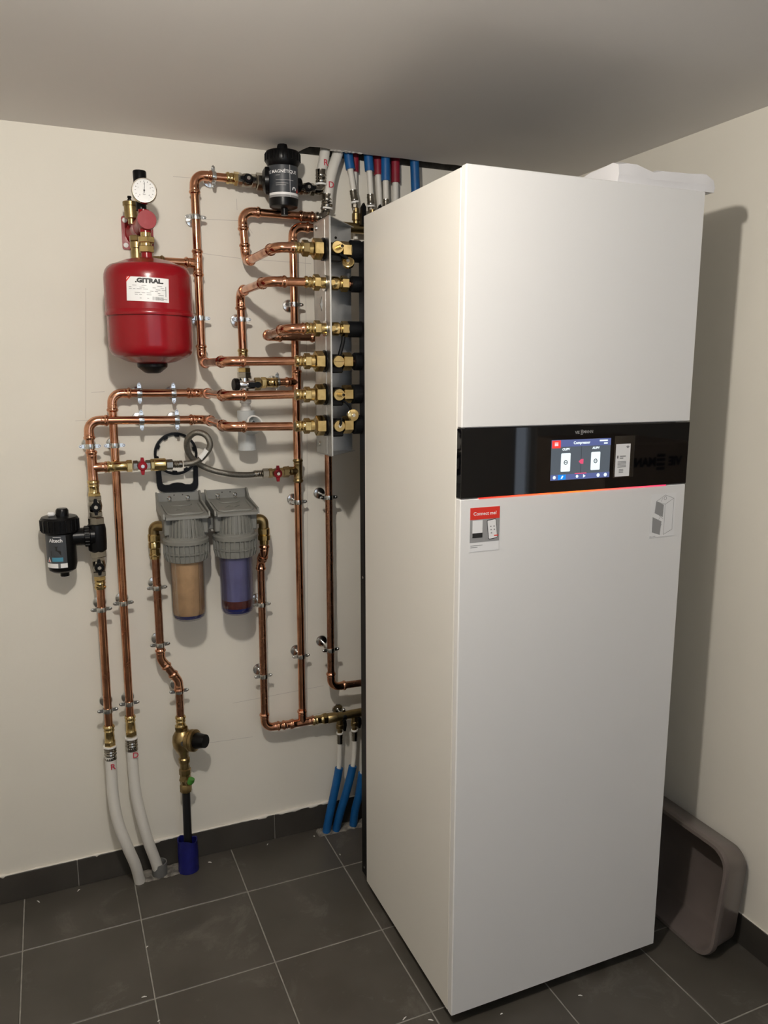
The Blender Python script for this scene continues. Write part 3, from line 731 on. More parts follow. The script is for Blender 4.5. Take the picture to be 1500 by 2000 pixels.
# I: filter outlet round to the bottom tee
Ii = thing('copper_pipe', P(-0.214, 0.06, 0.42), 'copper pipe from the right filter outlet down and along to the brass manifold', 'pipe', 'copper pipe runs')
run(Ii, [P(-0.2135, 0.06, 0.945), P(-0.2155, 0.06, 0.420), P(-0.055, 0.06, 0.4145)], m='copper_dull')
tee(Ii, P(-0.094, 0.0595, 0.416), (1, 0, 0), (0, 0, 1), L=0.042, B=0.042)
coupling(Ii, P(-0.160, 0.06, 0.418), P(-0.120, 0.06, 0.417))
brass_adapter(Ii, P(-0.062, 0.06, 0.4145), (1, 0, 0), 0.050, 0.0185)
MB().sweep(arc_path([P(-0.250, 0.085, 1.088), P(-0.210, 0.095, 1.088), P(-0.210, 0.095, 1.05)], 0.014, 6), 0.0145, 18).build('brass_elbow', 'brass_dark', Ii)
mb = MB().lathe([(0.0150, 0), (0.0172, .003), (0.0172, .018), (0.0150, .021), (.0180, .023), (.0180, .036), (.0140, .038), (.0135, .050)], P(-0.210, 0.095, 1.062), (0, 0, -1), 20)
mb.build('brass_adapter', 'brass', Ii)
el = elbow(Ii, P(-0.210, 0.095, 0.985), (0, 0, 1), (-0.10, 1.0, -1.0), R=0.03, s=0.012)
elbow(Ii, P(-0.2135, 0.06, 0.950), (0.10, -1.0, 1.0), (0, 0, -1), R=0.03, s=0.012)

# ---- clamps on the runs
clamp(-0.312, DW, 2.030, 'zinc clamp on the short horizontal copper pipe left of the upper magnetic filter', True)
clamp(-0.3633, DW, 1.922, 'zinc clamp on the pipe right of the pressure gauge, above the tank')
clamp(-0.3627, DW, 1.656, 'zinc clamp on the copper pipe touching the right side of the red tank')
clamp(-0.092, DW, 1.702, 'topmost zinc clamp on the tall riser, between second and third unions')
clamp(-0.2482, DW, 1.656, 'zinc clamp on the short copper pipe above the safety valve')
clamp(-0.534, 0.05, 1.453, 'left clamp on the horizontal copper pipe just below the red tank', True)
clamp(-0.443, 0.05, 1.4522, 'right clamp on the horizontal copper pipe just below the red tank', True)
clamp(-0.535, 0.075, 1.381, 'left clamp on the lower of the two horizontal copper pipes under the tank', True)
clamp(-0.441, 0.075, 1.380, 'right clamp on the lower of the two horizontal copper pipes under the tank', True)
clamp(-0.6065, 0.05, 1.313, 'upper clamp on the second vertical copper pipe from the left')
clamp(-0.6705, 0.075, 1.315, 'clamp on the leftmost copper pipe above the red handled valve branch')
clamp(-0.669, 0.075, 0.864, 'clamp on the leftmost copper pipe just below the left magnetic filter')
clamp(-0.6085, 0.05, 0.868, 'middle clamp on the second vertical copper pipe from the left')
clamp(-0.670, 0.075, 0.567, 'clamp above the R marked white pipe on the leftmost copper pipe')
clamp(-0.6095, 0.05, 0.567, 'clamp above the D marked white pipe on the second copper pipe')
clamp(-0.516, 0.06, 0.905, 'upper clamp on the copper pipe left of the beige filter bowl')
clamp(-0.516, 0.06, 0.735, 'clamp just above the double bend over the pressure reducer')
clamp(-0.469, 0.06, 0.585, 'clamp just below the double bend over the pressure reducer')
clamp(-0.2140, 0.06, 0.819, 'clamp on the filter outlet pipe beside the blue filter bowl')
clamp(-0.2150, 0.06, 0.591, 'lower clamp on the filter outlet pipe')
clamp(-0.092, DW, 1.124, 'clamp on the tall riser just below the red handled valve')
clamp(-0.092, DW, 0.635, 'lowest clamp on the tall riser')
clamp(-0.006, 0.09, 1.138, 'clamp on the pipe below the steel bracket, nearest the cabinet')
clamp(-0.006, 0.09, 0.655, 'lower clamp on the pipe nearest the cabinet')
clamp(0.046, 0.061, 0.411, 'clamp holding the brass manifold at the foot of the cabinet', True)
clamp(-0.148, DW+0.0003, 1.481, 'clamp on the short branch right of the black safety valve', True)

# ================================================================== STEEL BRACKET AND UNIONS
bk = thing('steel_bracket', P(-0.09, 0.24, 1.29), 'grey sheet steel bracket carrying six brass unions beside the cabinet', 'bracket')
xb, yr, yf, z0, z1 = -0.0915, -0.240, -0.362, 1.292, 1.893
mb = MB()
zs = (1.705, 1.664)
mb.box2(V((xb, yf, zs[0])), V((xb+0.002, yr, z1))); mb.box2(V((xb, yf, z0)), V((xb+0.002, yr, zs[1])))
dm = [(-0.300, zs[0]), (-0.282, 1.684), (-0.300, zs[1]), (-0.309, 1.684)]
mb.prism([(yf, zs[1]), (yf, zs[0]), dm[0], dm[3], dm[2]], lambda p, q, t: V((t, p, q)), xb, xb+0.002)
mb.prism([(yr, zs[0]), (yr, zs[1]), dm[2], dm[1], dm[0]], lambda p, q, t: V((t, p, q)), xb, xb+0.002)
side = mb.build('side_plate', 'sheet_steel', bk)
MB().box2(V((xb-0.0005, yf-0.003, z0)), V((xb+0.0045, yf, z1)), 0.0008).build('front_hem', 'sheet_steel', bk)
MB().box2(V((xb-0.0012, -0.330, z0+0.004)), V((xb, -0.316, z1-0.004)), 0.0004).build('pressed_rib', 'sheet_steel', bk)
for z in (z1-0.001, z0-0.001):
    MB().prism([(xb, yr), (xb, yf), (0.022, yr)], lambda p, q, t: V((p, q, t)), z, z+0.002).build('gusset', 'sheet_steel', bk)
bp = MB().box2(V((xb, yr-0.002, z0)), V((0.013, yr, z1))).build('back_plate', 'sheet_steel', bk)
MB().box2(V((-0.052, yr-0.0026, 1.842)), V((-0.049, yr-0.0019, 1.880))).build('slit', 'void', bp)
MB().box2(V((-0.052, yr-0.0026, z0+0.01)), V((-0.0505, yr-0.0019, 1.352))).build('slit', 'void', bp)
MB().lathe([(0.0035, 0), (0.0035, 0.0006)], (-0.030, yr-0.0019, 1.862), FRONT, 14).build('bolt_hole', 'void', bp)
for z, y in ((1.878, -0.262), (1.318, -0.270)):
    MB().lathe([(0.007, 0), (0.007, 0.002), (0.004, 0.0045)], (xb, y, z), (-1, 0, 0), 14).build('rivet', 'zinc', side)
ORD = ('topmost', 'second', 'third', 'fourth', 'fifth', 'lowest')
UN = [1.816, 1.734, 1.620, 1.537, 1.452, 1.371]
DESC = ('with open hose nipple and hanging cap', 'with a plain brass valve body', 'with a plain valve body above the cable', 'with a slotted round cap', 'with a hose nipple facing out', 'with a strapped round cap')
for k, z in enumerate(UN):
    u = thing('brass_union', P(-0.10, DB, z), '%s brass pipe union on the steel bracket, %s' % (ORD[k], DESC[k]), 'pipe union', 'brass unions on the bracket')
    big = k not in (1, 2); x0 = XN+(0.0 if big else 0.028)-(k-3)*0.002*(1 if k > 2 else 0)
    c = lambda x: P(x, DB, z)
    mb = MB().lathe([(.0128, 0), (.0150, .003), (.0152, .007), (.0132, .009), (.0130, .013), (.0146, .0155), (.0130, .018), (.0130, .022), (.015, .026)], c(x0), XA, 20)
    mb.build('press_socket', 'brass', u)
    MB().hexn(c(x0+0.024), XA, 0.016, 0.0205).build('union_nut', 'brass_dark' if k == 0 else 'brass', u)
    if big:
        MB().lathe([(.0165, 0), (.0165, .010)], c(x0+0.040), XA, 20).build('neck', 'brass', u)
        MB().hexn(c(-0.124), XA, 0.024, 0.0265, 0.002).build('lock_nut', 'brass', u)
        MB().lathe([(.0285, 0), (.0285, .003)], c(-0.0985), XA, 24).build('washer', 'black_plastic', u)
        MB().lathe([(.014, 0), (.014, .02)], c(-0.0945), XA, 18).build('thread', 'brass', u)
        MB().lathe([(.0165, 0), (.0185, .006), (.0185, .030), (.0165, .034)], c(-0.084), XA, 20).build('valve_body', 'black_plastic', u)
        cz = 0.004 if k == 0 else -0.001
        cap = MB().lathe([(.0150, 0), (.0158, .003), (.0158, .009), (.0145, .011)], V((-0.066, -DB-0.016, z+cz)), FRONT, 22).build('drain_cap', 'brass', u)
        if k in (0, 4):
            MB().lathe([(.0062, 0), (.0062, .020), (.0040, .020), (.0040, .012)], V((-0.061, -DB-0.026, z+cz)), FRONT, 16).build('hose_nipple', 'brass', cap)
            MB().lathe([(.0039, 0), (.0039, .0005)], V((-0.061, -DB-0.0385, z+cz)), FRONT, 12).build('nipple_bore', 'void', cap)
            # cap hanging on its black strap
            sx, sz = (-0.038, -0.036) if k == 0 else (-0.031, -0.054)
            tl = V((-0.058, -DB-0.020, z-0.012)); bt = V((sx, -DB-0.024, z+sz))
            MB().sweep(catmull([tl, (tl+bt)/2+V((0.006, -0.006, 0.002)), bt], 6), 0.0032, 8).build('strap', 'black_rubber', u)
            ax = FRONT if k == 4 else V((-0.35, -0.8, 0.5))
            lc = MB().lathe([(.0150, 0), (.0156, .002), (.0156, .009), (.013, .0105)], bt+V((0, -0.002, 0)), ax, 22).build('loose_cap', 'brass', u)
            MB().lathe([(.0045, 0), (.0045, .004)], bt+V((0, -0.002, 0))+V(ax).normalized()*0.0105, ax, 12).build('cap_centre', 'chrome', lc)
        elif k == 3:
            MB().box2(V((-0.079, -DB-0.0278, z+cz-0.001)), V((-0.053, -DB-0.0268, z+cz+0.001))).build('slot', 'brass_dark', cap)
        else:
            MB().sweep([V((-0.062, -DB-0.030, z+0.020)), V((-0.063, -DB-0.031, z+0.006)), V((-0.066, -DB-0.029, z))], 0.003, 8).build('strap', 'black_rubber', u)
            MB().lathe([(.0045, 0), (.0045, .004)], V((-0.066, -DB-0.027, z+cz)), FRONT, 12).build('cap_centre', 'chrome', cap)
        MB().box2(V((-0.083, -DB-0.014, z-0.030)), V((-0.050, -DB+0.014, z-0.012)), 0.003).build('lever_block', 'black_plastic', u)
        MB().hexn(c(-0.049), XA, 0.026, 0.0235, 0.0015).build('hex_end', 'brass', u)
        MB().lathe([(.0085, 0), (.0085, .02)], c(-0.026), XA, 14).build('stub', 'copper', u)
    else:
        MB().lathe([(.0205, 0), (.0205, .002)], c(-0.0955), XA, 22).build('washer', 'chrome', u)
        MB().lathe([(.0145, -.020), (.0145, 0), (.0170, .002), (.0170, .014), (.0150, .018), (.0175, .022), (.0175, .036), (.0140, .040), (.0140, .046)], c(-0.0945), XA, 22).build('valve_body', 'brass', u)
        MB().lathe([(.0065, 0), (.0065, .004), (.0045, .004), (.0045, .0025)], V((-0.078, -DB-0.0165, z)), FRONT, 14).build('stem_slot', 'brass', u)
        MB().hexn(c(-0.050), XA, 0.019, 0.0205, 0.0015).build('hex_end', 'brass', u)
        MB().lathe([(.0085, 0), (.0085, .02)], c(-0.032), XA, 14).build('stub', 'copper', u)
    il, ir = ((-0.026, 0.0275), (-0.022, 0.0205), (-0.034, 0.0205), (-0.016, 0.0235), (-0.022, 0.0255), (-0.020, 0.0255))[k]
    ip = MB().lathe([(0.010, -0.0002), (ir-0.003, 0.0), (ir, 0.003), (ir, 0.0025-il)], c(il), XA, 22)
    mesh_thing(ip, 'insulated_pipe', 'black_rubber', c(il), 'black foam insulated pipe joining the %s union to the cabinet' % ORD[k], 'insulated pipe', 'insulated pipes into the cabinet')
# black cable hanging between the third and fourth unions
mesh_thing(MB().sweep(catmull([P(-0.045, 0.336, 1.600), P(-0.048, 0.338, 1.585), P(-0.056, 0.340, 1.560), P(-0.060, 0.338, 1.545)], 5), 0.0055, 8), 'cable', 'black_rubber', P(-0.05, 0.337, 1.545),
           'short black cable between the third and fourth unions', 'cable')

# ================================================================== RED EXPANSION TANK
TX0, TY0 = -0.513, -0.192
tk = thing('expansion_tank', (TX0, TY0, 1.505), 'red expansion tank with a white label hanging on the wall', 'expansion tank')
def ell(r0, z0, r1, z1, n=7):
    # quarter ellipse from (r0,z0) [vertical side] to (r1,z1) [toward the axis]
    return [(r1+(r0-r1)*math.cos(PI/2*k/n), z0+(z1-z0)*math.sin(PI/2*k/n)) for k in range(n+1)]
up = [(0.1065, 1.650)]+ell(0.1065, 1.736, 0.085, 1.770, 5)+[(0.055, 1.782), (0.028, 1.788), (0.015, 1.790)]
dn = [(0.1035, 1.652)]+ell(0.1035, 1.575, 0.080, 1.545, 5)+[(0.058, 1.535), (0.034, 1.530), (0.005, 1.529)]
MB().lathe(up, (TX0, TY0, 0), ZA, 48).build('upper_shell', 'red_paint', tk, 50)
MB().lathe(dn, (TX0, TY0, 0), ZA, 48).build('lower_shell', 'red_paint', tk, 50)
MB().lathe([(0.100, 1.645), (0.1085, 1.646), (0.1095, 1.650), (0.1085, 1.654), (0.1065, 1.660), (0.100, 1.661)], (TX0, TY0, 0), ZA, 48).build('seam_flange', 'red_paint', tk, 60)
MB().lathe([(0.036, 1.533), (0.038, 1.529), (0.037, 1.522), (0.020, 1.508), (0.012, 1.506)], (TX0, TY0, 0), ZA, 28).build('foot_cap', 'black_plastic', tk)
MB().lathe([(0.0135, 1.788), (0.0135, 1.803)], (TX0, TY0, 0), ZA, 20).build('neck', 'red_paint', tk)
mb = MB().hexn((TX0, TY0, 1.802), ZA, 0.016, 0.019); mb.lathe([(.0135, 1.818), (.0135, 1.826)], (TX0, TY0, 0), ZA, 20)
mb.hexn((TX0, TY0, 1.825), ZA, 0.014, 0.0215); mb.lathe([(.0125, 1.838), (.0125, 1.853)], (TX0, TY0, 0), ZA, 20)
mb.build('tank_union', 'brass', tk)
LA, LR, LZ = math.radians(8), 0.1065, 1.7035
TL = Matrix.Rotation(math.radians(-2.0), 4, 'Z')
lb = wrap(patch(0.100, 0.056, 16).xf(TL), TX0, TY0, LZ, LR, LA, 0.0004).build('tank_label', 'print_white', tk)
def tl(mb, name, m, lift=0.0007): return wrap(mb.xf(TL), TX0, TY0, LZ, LR, LA, lift).build(name, m, lb)
t = text_mb('.GITRAL.', 0.0138, 0.0009, 0.0); 
for v in t.v: v.x *= 1.25; v.y += 0.0195; v.x += 0.004
tl(t, 'maker_name', 'print_black')
tl(MB().add([(-0.050, 0.016, 0), (-0.050, 0.0205, 0), (-0.0435, 0.028, 0), (-0.0395, 0.028, 0)], [(0, 1, 2, 3)]), 'red_corner', 'print_red')
tl(MB().add([(-0.050, 0.0225, 0), (-0.050, 0.028, 0), (-0.0455, 0.028, 0)], [(0, 1, 2)]), 'red_corner', 'print_red')
rg = random.Random(21)
for r in range(8):
    x = -0.044 if r < 3 else -0.030
    y = 0.0085-r*0.0042
    while x < 0.034:
        w = rg.uniform(0.004, 0.013)
        if rg.random() < 0.62 and not (-0.012 < x < 0.012 and rg.random() < 0.6): tl(patch(w, 0.0013, 3, x+w/2, y), 'small_print', 'print_grey')
        x += w+0.003
for k in range(11): tl(patch(rg.uniform(0.0008, 0.0018), 0.008, 1, 0.012+k*0.0024, -0.0205), 'barcode_line', 'print_grey')
tl(patch(0.0018, 0.024, 1, 0.0425, -0.003), 'side_print', 'print_grey')

# ================================================================== RED SAFETY GROUP ABOVE THE TANK
sg = thing('safety_group', (-0.511, 0.0, 1.835), 'red wall bracket with pressure gauge, brass vent and red safety valve above the tank', 'safety group')
MB().prism([(p-0.511, q+1.877) for p, q in rrect(0.082, 0.086, 0.006, 3)], lambda p, q, t: V((p, t, q)), -0.006, -0.0005).build('wall_plate', 'red_paint', sg)
for q in (1.909, 1.845):
    MB().lathe([(.0065, 0), (.0065, .002), (.003, .004)], (-0.543, -0.006, q), FRONT, 12).build('plate_screw', 'print_white', sg)
mb = MB().lathe([(.033, .006), (.031, .018), (.024, .030), (.0235, .105)], (-0.511, 0, 1.877), FRONT, 24)
mb.build('arm', 'red_paint', sg)
MB().lathe([(.0235, .100), (.0215, .112), (.0195, .150), (.0215, .165), (.0228, .180), (.0232, .212), (.0222, .217)], (-0.511, 0, 1.877), FRONT, 28).build('valve_cap', 'red_plastic', sg)
MB().lathe([(.0145, 1.850), (.0145, 1.875)], (TX0, TY0, 0), ZA, 18).build('outlet_boss', 'red_paint', sg)
mb = MB().lathe([(.0150, 0), (.0165, .002), (.0165, .016), (.0150, .018)], (-0.527, -0.110, 1.822), ZA, 20); mb.hexn((-0.527, -0.110, 1.840), ZA, 0.014, 0.0185)
mb.lathe([(.0150, -.030), (.0150, .004)], (-0.527, -0.110, 1.822), ZA, 18); mb.build('inlet_union', 'brass_dark', sg)
mb = MB().sweep(arc_path([(-0.527, -0.110, 1.80), (-0.527, -0.075, 1.795), (-0.505, -0.055, 1.802)], 0.012, 4), 0.0125, 16); mb.build('inlet_bend', 'brass_dark', sg)
mb = MB().lathe([(.0085, 1.885), (.0085, 1.897), (.0165, 1.899), (.0170, 1.928), (.0195, 1.929), (.0198, 1.938), (.0160, 1.940)], (-0.535, -0.095, 0), ZA, 22); mb.build('air_vent', 'brass_dark', sg)
MB().lathe([(.0052, 1.939), (.0052, 1.945), (.0035, 1.947), (.0055, 1.949), (.0048, 1.953)], (-0.537, -0.095, 0), ZA, 12).build('vent_screw', 'black_plastic', sg)
mb = MB().lathe([(.0135, 1.890), (.0135, 1.908)], (-0.5125, -0.168, 0), ZA, 18); mb.build('gauge_stem', 'red_paint', sg)
MB().lathe([(.0130, 1.907), (.0130, 1.970), (.0160, 1.972), (.0165, 1.998), (.0152, 2.001)], (-0.5165, -0.160, 0), ZA, 22).build('discharge_cap', 'black_plastic', sg)
# gauge turned slightly to the left and upward
gn = V((-0.10, -1.0, 0.02)).normalized(); gc = V((-0.5115, -0.192, 1.9455))
gg = MB().lathe([(.0285, 0), (.0300, .003), (.0300, .020), (.0285, .0225), (.0268, .0225), (.0268, .0205)], gc-gn*0.004, gn, 36).build('gauge_case', 'nickel', sg)
gf = frame(gc+gn*0.0174, XA-gn*XA.dot(gn), ZA)
MB().lathe([(.0266, 0), (.0266, .0005)], gc+gn*0.0165, gn, 36).build('dial', 'dial', gg)
def dialp(mb, m, name): return mb.xf(gf).build(name, m, gg)
for k in range(13):
    t = math.radians(225-270*k/12); a = V((math.cos(t), math.sin(t), 0)); s = V((-a.y, a.x, 0))*0.0005
    dialp(MB().add([a*0.0195-s, a*0.0225-s, a*0.0225+s, a*0.0195+s], [(0, 1, 2, 3)]), 'print_black', 'dial_tick')
for k in range(5):
    t = math.radians(225-270*k/4); m = text_mb(str(k), 0.005, 0, 0.0)
    for v in m.v: v.x += 0.0155*math.cos(t); v.y += 0.0155*math.sin(t)
    dialp(m, 'print_black', 'dial_number')
m = text_mb('bar', 0.0055, 0, 0)
for v in m.v: v.y -= 0.009
dialp(m, 'print_black', 'dial_text')
t = math.radians(84); a = V((math.cos(t), math.sin(t), 0)); s = V((-a.y, a.x, 0))
dialp(MB().add([-a*0.006-s*0.0009+ZA*.0004, a*0.0195-s*0.0003+ZA*.0004, a*0.0195+s*0.0003+ZA*.0004, -a*0.006+s*0.0009+ZA*.0004], [(0, 1, 2, 3)]), 'print_black', 'needle')
dialp(MB().lathe([(.0022, 0), (.0022, .0012)], (0, 0, 0), ZA, 12), 'print_black', 'needle_hub')

# ================================================================== UPPER MAGNETIC FILTER
mx, my = -0.130, -0.100
um = thing('magnetic_filter', (mx, my, 1.933), 'black magnetic filter with grey label hanging below the ceiling', 'magnetic filter', 'magnetic filters')
MB().lathe([(.030, 1.953), (.0385, 1.957), (.0405, 1.970), (.0405, 2.062), (.038, 2.066)], (mx, my, 0), ZA, 36).build('body', 'black_plastic', um)
cap = MB().lathe([(.040, 2.060), (.0470, 2.072), (.0475, 2.094), (.045, 2.099), (.016, 2.1005)], (mx, my, 0), ZA, 36)
for k in range(24):
    t = 2*PI*k/24; cap.sweep([(mx+.0475*math.cos(t), my+.0475*math.sin(t), 2.074), (mx+.0475*math.cos(t), my+.0475*math.sin(t), 2.094)], 0.0018, 6)
cap.build('screw_cap', 'black_plastic', um)
mb = MB().lathe([(.0155, 2.100), (.0150, 2.113), (.0130, 2.119)], (mx, my, 0), ZA, 8); mb.build('air_screw', 'black_plastic', um)
MB().lathe([(.010, 1.935), (.010, 1.955)], (mx, my-0.006, 0), ZA, 14).build('drain_plug', 'black_plastic', um)
MB().lathe([(.036, 0), (.036, .010), (.024, .018)], (mx-0.036, my+0.012, 2.025), (-1, 0.3, 0), 20).build('side_port', 'black_plastic', um)
MB().lathe([(.020, 0), (.020, .016)], (mx+0.034, my+0.012, 2.022), (1, 0.3, 0), 18).build('side_port', 'black_plastic', um)
UA = math.radians(-6)
lb = wrap(patch(0.125, 0.082, 24), mx, my, 2.018, 0.0405, UA, 0.0004).build('filter_label', 'label_grey', um)
def ul(mb, name, m, lift=0.0007): return wrap(mb, mx, my, 2.018, 0.0405, UA, lift).build(name, m, lb)
t = text_mb('FILTRE MAGNÉTIQUE', 0.0115, 0.00018, 0.0)
for v in t.v: v.y += 0.0235; v.x -= 0.030
ul(t, 'label_title', 'print_white')
for y, w in ((0.014, 0.012), (0.002, 0.050), (-0.006, 0.034), (-0.011, 0.028)): ul(patch(w, 0.0014, 8, -0.036+w/2, y), 'label_line', 'print_grey')
ul(patch(0.0009, 0.082, 1, 0.003, 0), 'label_line', 'print_white')
ul(patch(0.125, 0.006, 24, 0, -0.032), 'label_band', 'print_white')
ul(patch(0.125, 0.006, 24, 0, -0.038), 'label_band', 'print_grey')
ar = MB(); vs = []
for k in range(13):
    a = -0.5+(PI+1.0)*k/12; vs += [(0.016+0.0065*math.cos(a), -0.020+0.0065*math.sin(a), 0), (0.016+0.0032*math.cos(a), -0.020+0.0032*math.sin(a), 0)]
ar.add(vs, [(2*k, 2*k+1, 2*k+3, 2*k+2) for k in range(12)]); ul(ar, 'magnet_mark', 'print_white')
ul(MB().add([(0.0245, -0.0265, 0), (0.0335, -0.0265, 0), (0.029, -0.0175, 0)], [(0, 1, 2)]), 'warning_mark', 'print_red')
# its two isolating valves
v = thing('ball_valve', P(-0.222, 0.06, 2.027), 'nickel ball valve with black handle left of the upper magnetic filter', 'valve', 'black handled ball valves')
ball_valve(v, P(-0.222, 0.058, 2.028), (1, 0, 0), 0.052); MB().hexn(P(-0.196, 0.062, 2.027), XA, 0.022, 0.0235, .002).build('swivel_nut', 'nickel', v)
v = thing('ball_valve', P(-0.055, 0.06, 2.022), 'nickel ball valve with black handle right of the upper magnetic filter', 'valve', 'black handled ball valves')
ball_valve(v, P(-0.052, 0.062, 2.020), (1, 0, 0), 0.046, 'nickel', body_r=0.0150)
MB().sweep(arc_path([P(-0.030, 0.060, 2.020), P(-0.006, 0.058, 2.020), P(-0.006, 0.058, 2.040)], 0.012, 5), 0.0135, 16).build('outlet_elbow', 'nickel', v)

# ================================================================== LEFT MAGNETIC FILTER
ax_, ay = -0.759, -0.082
am = thing('magnetic_filter', (ax_, ay, 0.974), 'black magnetic filter with Altech label, hung at the far left', 'magnetic filter', 'magnetic filters')
MB().lathe([(.026, .984), (.034, .990), (.0375, 1.005), (.0375, 1.090), (.036, 1.096)], (ax_, ay, 0), ZA, 36).build('body', 'black_plastic', am)
cap = MB().lathe([(.036, 1.088), (.0465, 1.094), (.0475, 1.128), (.044, 1.133), (.015, 1.136)], (ax_, ay, 0), ZA, 36)
for k in range(20):
    t = 2*PI*k/20; cap.sweep([(ax_+.0475*math.cos(t), ay+.0475*math.sin(t), 1.097), (ax_+.0475*math.cos(t), ay+.0475*math.sin(t), 1.126)], 0.0018, 6)
cap.build('screw_cap', 'black_plastic', am)
MB().lathe([(.0165, 1.134), (.0160, 1.149), (.013, 1.154)], (ax_+0.008, ay, 0), ZA, 10).build('air_screw', 'black_plastic', am)
MB().box2(V((ax_-0.028, ay-0.012, 1.136)), V((ax_-0.010, ay+0.006, 1.146)), 0.003).build('white_clip', 'print_white', am)
MB().lathe([(.0115, .972), (.0115, .986)], (ax_+0.004, ay-0.006, 0), ZA, 14).build('drain_plug', 'black_plastic', am)
MB().lathe([(.0240, 0), (.0240, .028), (.0270, .029), (.0275, .042), (.0250, .044), (.0250, .055)], (ax_+0.030, ay, 1.074), XA, 24).build('side_arm', 'black_plastic', am)
for k in range(16):
    t = 2*PI*k/16
    MB().sweep([(ax_+0.060, ay+.027*math.cos(t), 1.074+.027*math.sin(t)), (ax_+0.071, ay+.027*math.cos(t), 1.074+.027*math.sin(t))], 0.002, 6).build('collar_rib', 'black_plastic', am)
MB().lathe([(.0185, 1.028), (.0235, 1.034), (.0245, 1.055), (.0245, 1.090), (.0225, 1.103), (.0185, 1.107)], (-0.668, -0.078, 0), ZA, 26).build('housing', 'black_plastic', am)
AA = math.radians(12)
lb = wrap(patch(0.060, 0.088, 14, -0.010), ax_, ay, 1.044, 0.0375, AA, 0.0004).build('filter_label', 'label_grey', am)
def al_(mb, name, m, lift=0.0007): return wrap(mb, ax_, ay, 1.044, 0.0375, AA, lift).build(name, m, lb)
t = text_mb('Altech', 0.0135, 0.0003, 0.0)
for v in t.v: v.y += 0.0305; v.x -= 0.006
al_(t, 'label_name', 'print_white')
al_(patch(0.020, 0.0012, 6, -0.002, 0.0395), 'label_line', 'print_white')
al_(MB().add([(-0.020, -0.010, 0), (0.006, -0.010, 0), (0.006, 0.002, 0), (-0.003, 0.005, 0), (-0.003, 0.012, 0), (0, 0.015, 0), (-0.010, 0.015, 0), (-0.007, 0.012, 0), (-0.007, 0.005, 0), (-0.020, 0.002, 0)], [tuple(range(10))]), 'label_picture', 'print_black')
al_(patch(0.028, 0.011, 8, -0.004, -0.020), 'label_water', 'print_blue')
al_(MB().add([(-0.033, -0.028, 0), (-0.022, -0.028, 0), (-0.0275, -0.013, 0)], [(0, 1, 2)]), 'warning_mark', 'print_white')
al_(MB().add([(-0.0300, -0.0265, 0), (-0.0250, -0.0265, 0), (-0.0275, -0.019, 0)], [(0, 1, 2)]), 'warning_mark', 'print_red', 0.001)
al_(patch(0.060, 0.012, 14, -0.010, -0.037), 'label_band', 'print_white')
al_(patch(0.006, 0.012, 3, 0.0, -0.037), 'label_band', 'print_midgrey', 0.0009)
v = thing('ball_valve', P(-0.667, 0.075, 1.12), 'nickel ball valve with black handle above the left magnetic filter', 'valve', 'black handled ball valves')
ball_valve(v, P(-0.667, 0.076, 1.154), ZA, 0.056); MB().hexn(P(-0.668, 0.077, 1.104), ZA, 0.020, 0.0230, .002).build('swivel_nut', 'nickel', v)
v = thing('ball_valve', P(-0.668, 0.075, 0.95), 'nickel ball valve with black handle below the left magnetic filter', 'valve', 'black handled ball valves')
ball_valve(v, P(-0.668, 0.076, 0.988), ZA, 0.056); MB().hexn(P(-0.668, 0.077, 1.014), ZA, 0.020, 0.0230, .002).build('swivel_nut', 'nickel', v)

# ================================================================== FILLING VALVES AND BRAIDED HOSE
v = thing('filling_valve', P(-0.541, 0.075, 1.258), 'left filling valve with red cross handle and brass check valve', 'valve', 'red handled filling valves')
ball_valve(v, P(-0.541, 0.075, 1.258), XA, 0.046, 'nickel', 'red_plastic', wings=ZA, body_r=0.0125, hl=0.0235)
mb = MB().hexn(P(-0.518, 0.075, 1.258), XA, 0.010, 0.0165); mb.lathe([(.0165, 0), (.0175, .002), (.0175, .030), (.015, .033)], P(-0.509, 0.075, 1.258), XA, 22)
mb.build('check_valve', 'brass', v)
v = thing('filling_valve', P(-0.156, DW, 1.214), 'right filling valve with red cross handle on the tall riser', 'valve', 'red handled filling valves')
ball_valve(v, P(-0.158, DW, 1.216), XA, 0.046, 'brass_dark', 'red_plastic', wings=ZA, body_r=0.0125, hl=0.0235)
MB().hexn(P(-0.136, DW, 1.217), XA, 0.018, 0.0165).build('adapter', 'brass_dark', v)
hs = thing('braided_hose', P(-0.36, 0.06, 1.215), 'steel braided hose with one loop between the two red handled valves', 'hose')
hp_ = [P(-0.428, 0.075, 1.257), P(-0.400, 0.078, 1.260), P(-0.376, 0.088, 1.276), P(-0.357, 0.096, 1.306), P(-0.366, 0.094, 1.335), P(-0.393, 0.085, 1.344), P(-0.414, 0.068, 1.322),
       P(-0.411, 0.055, 1.287), P(-0.387, 0.048, 1.256), P(-0.345, 0.046, 1.232), P(-0.290, 0.049, 1.218), P(-0.245, 0.054, 1.214), P(-0.212, 0.055, 1.215)]
MB().sweep(catmull(hp_, 9), 0.0085, 14).build('hose', 'braid', hs)
for a, d in ((P(-0.476, 0.075, 1.257), XA), (P(-0.181, DW, 1.216), -XA)):
    n = MB().hexn(a, d, 0.018, 0.0145); n.build('hose_nut', 'nickel', hs)
    MB().lathe([(.0095, 0), (.0105, .002), (.0095, .004), (.0105, .007), (.0095, .010), (.0105, .013), (.0095, .016), (.0105, .020), (.0098, .026)], a+d*0.018, d, 16).build('ferrule', 'nickel', hs)
tg_ = MB(); q0, q1 = V(hp_[1])*0.25+V(hp_[2])*0.75, V(hp_[2])*0.35+V(hp_[3])*0.65
tg_.sweep([q0, (q0+q1)/2+V((0.001, 0, -0.001)), q1], 0.0095, 12); tg_.build('paper_tag', 'paper', hs)

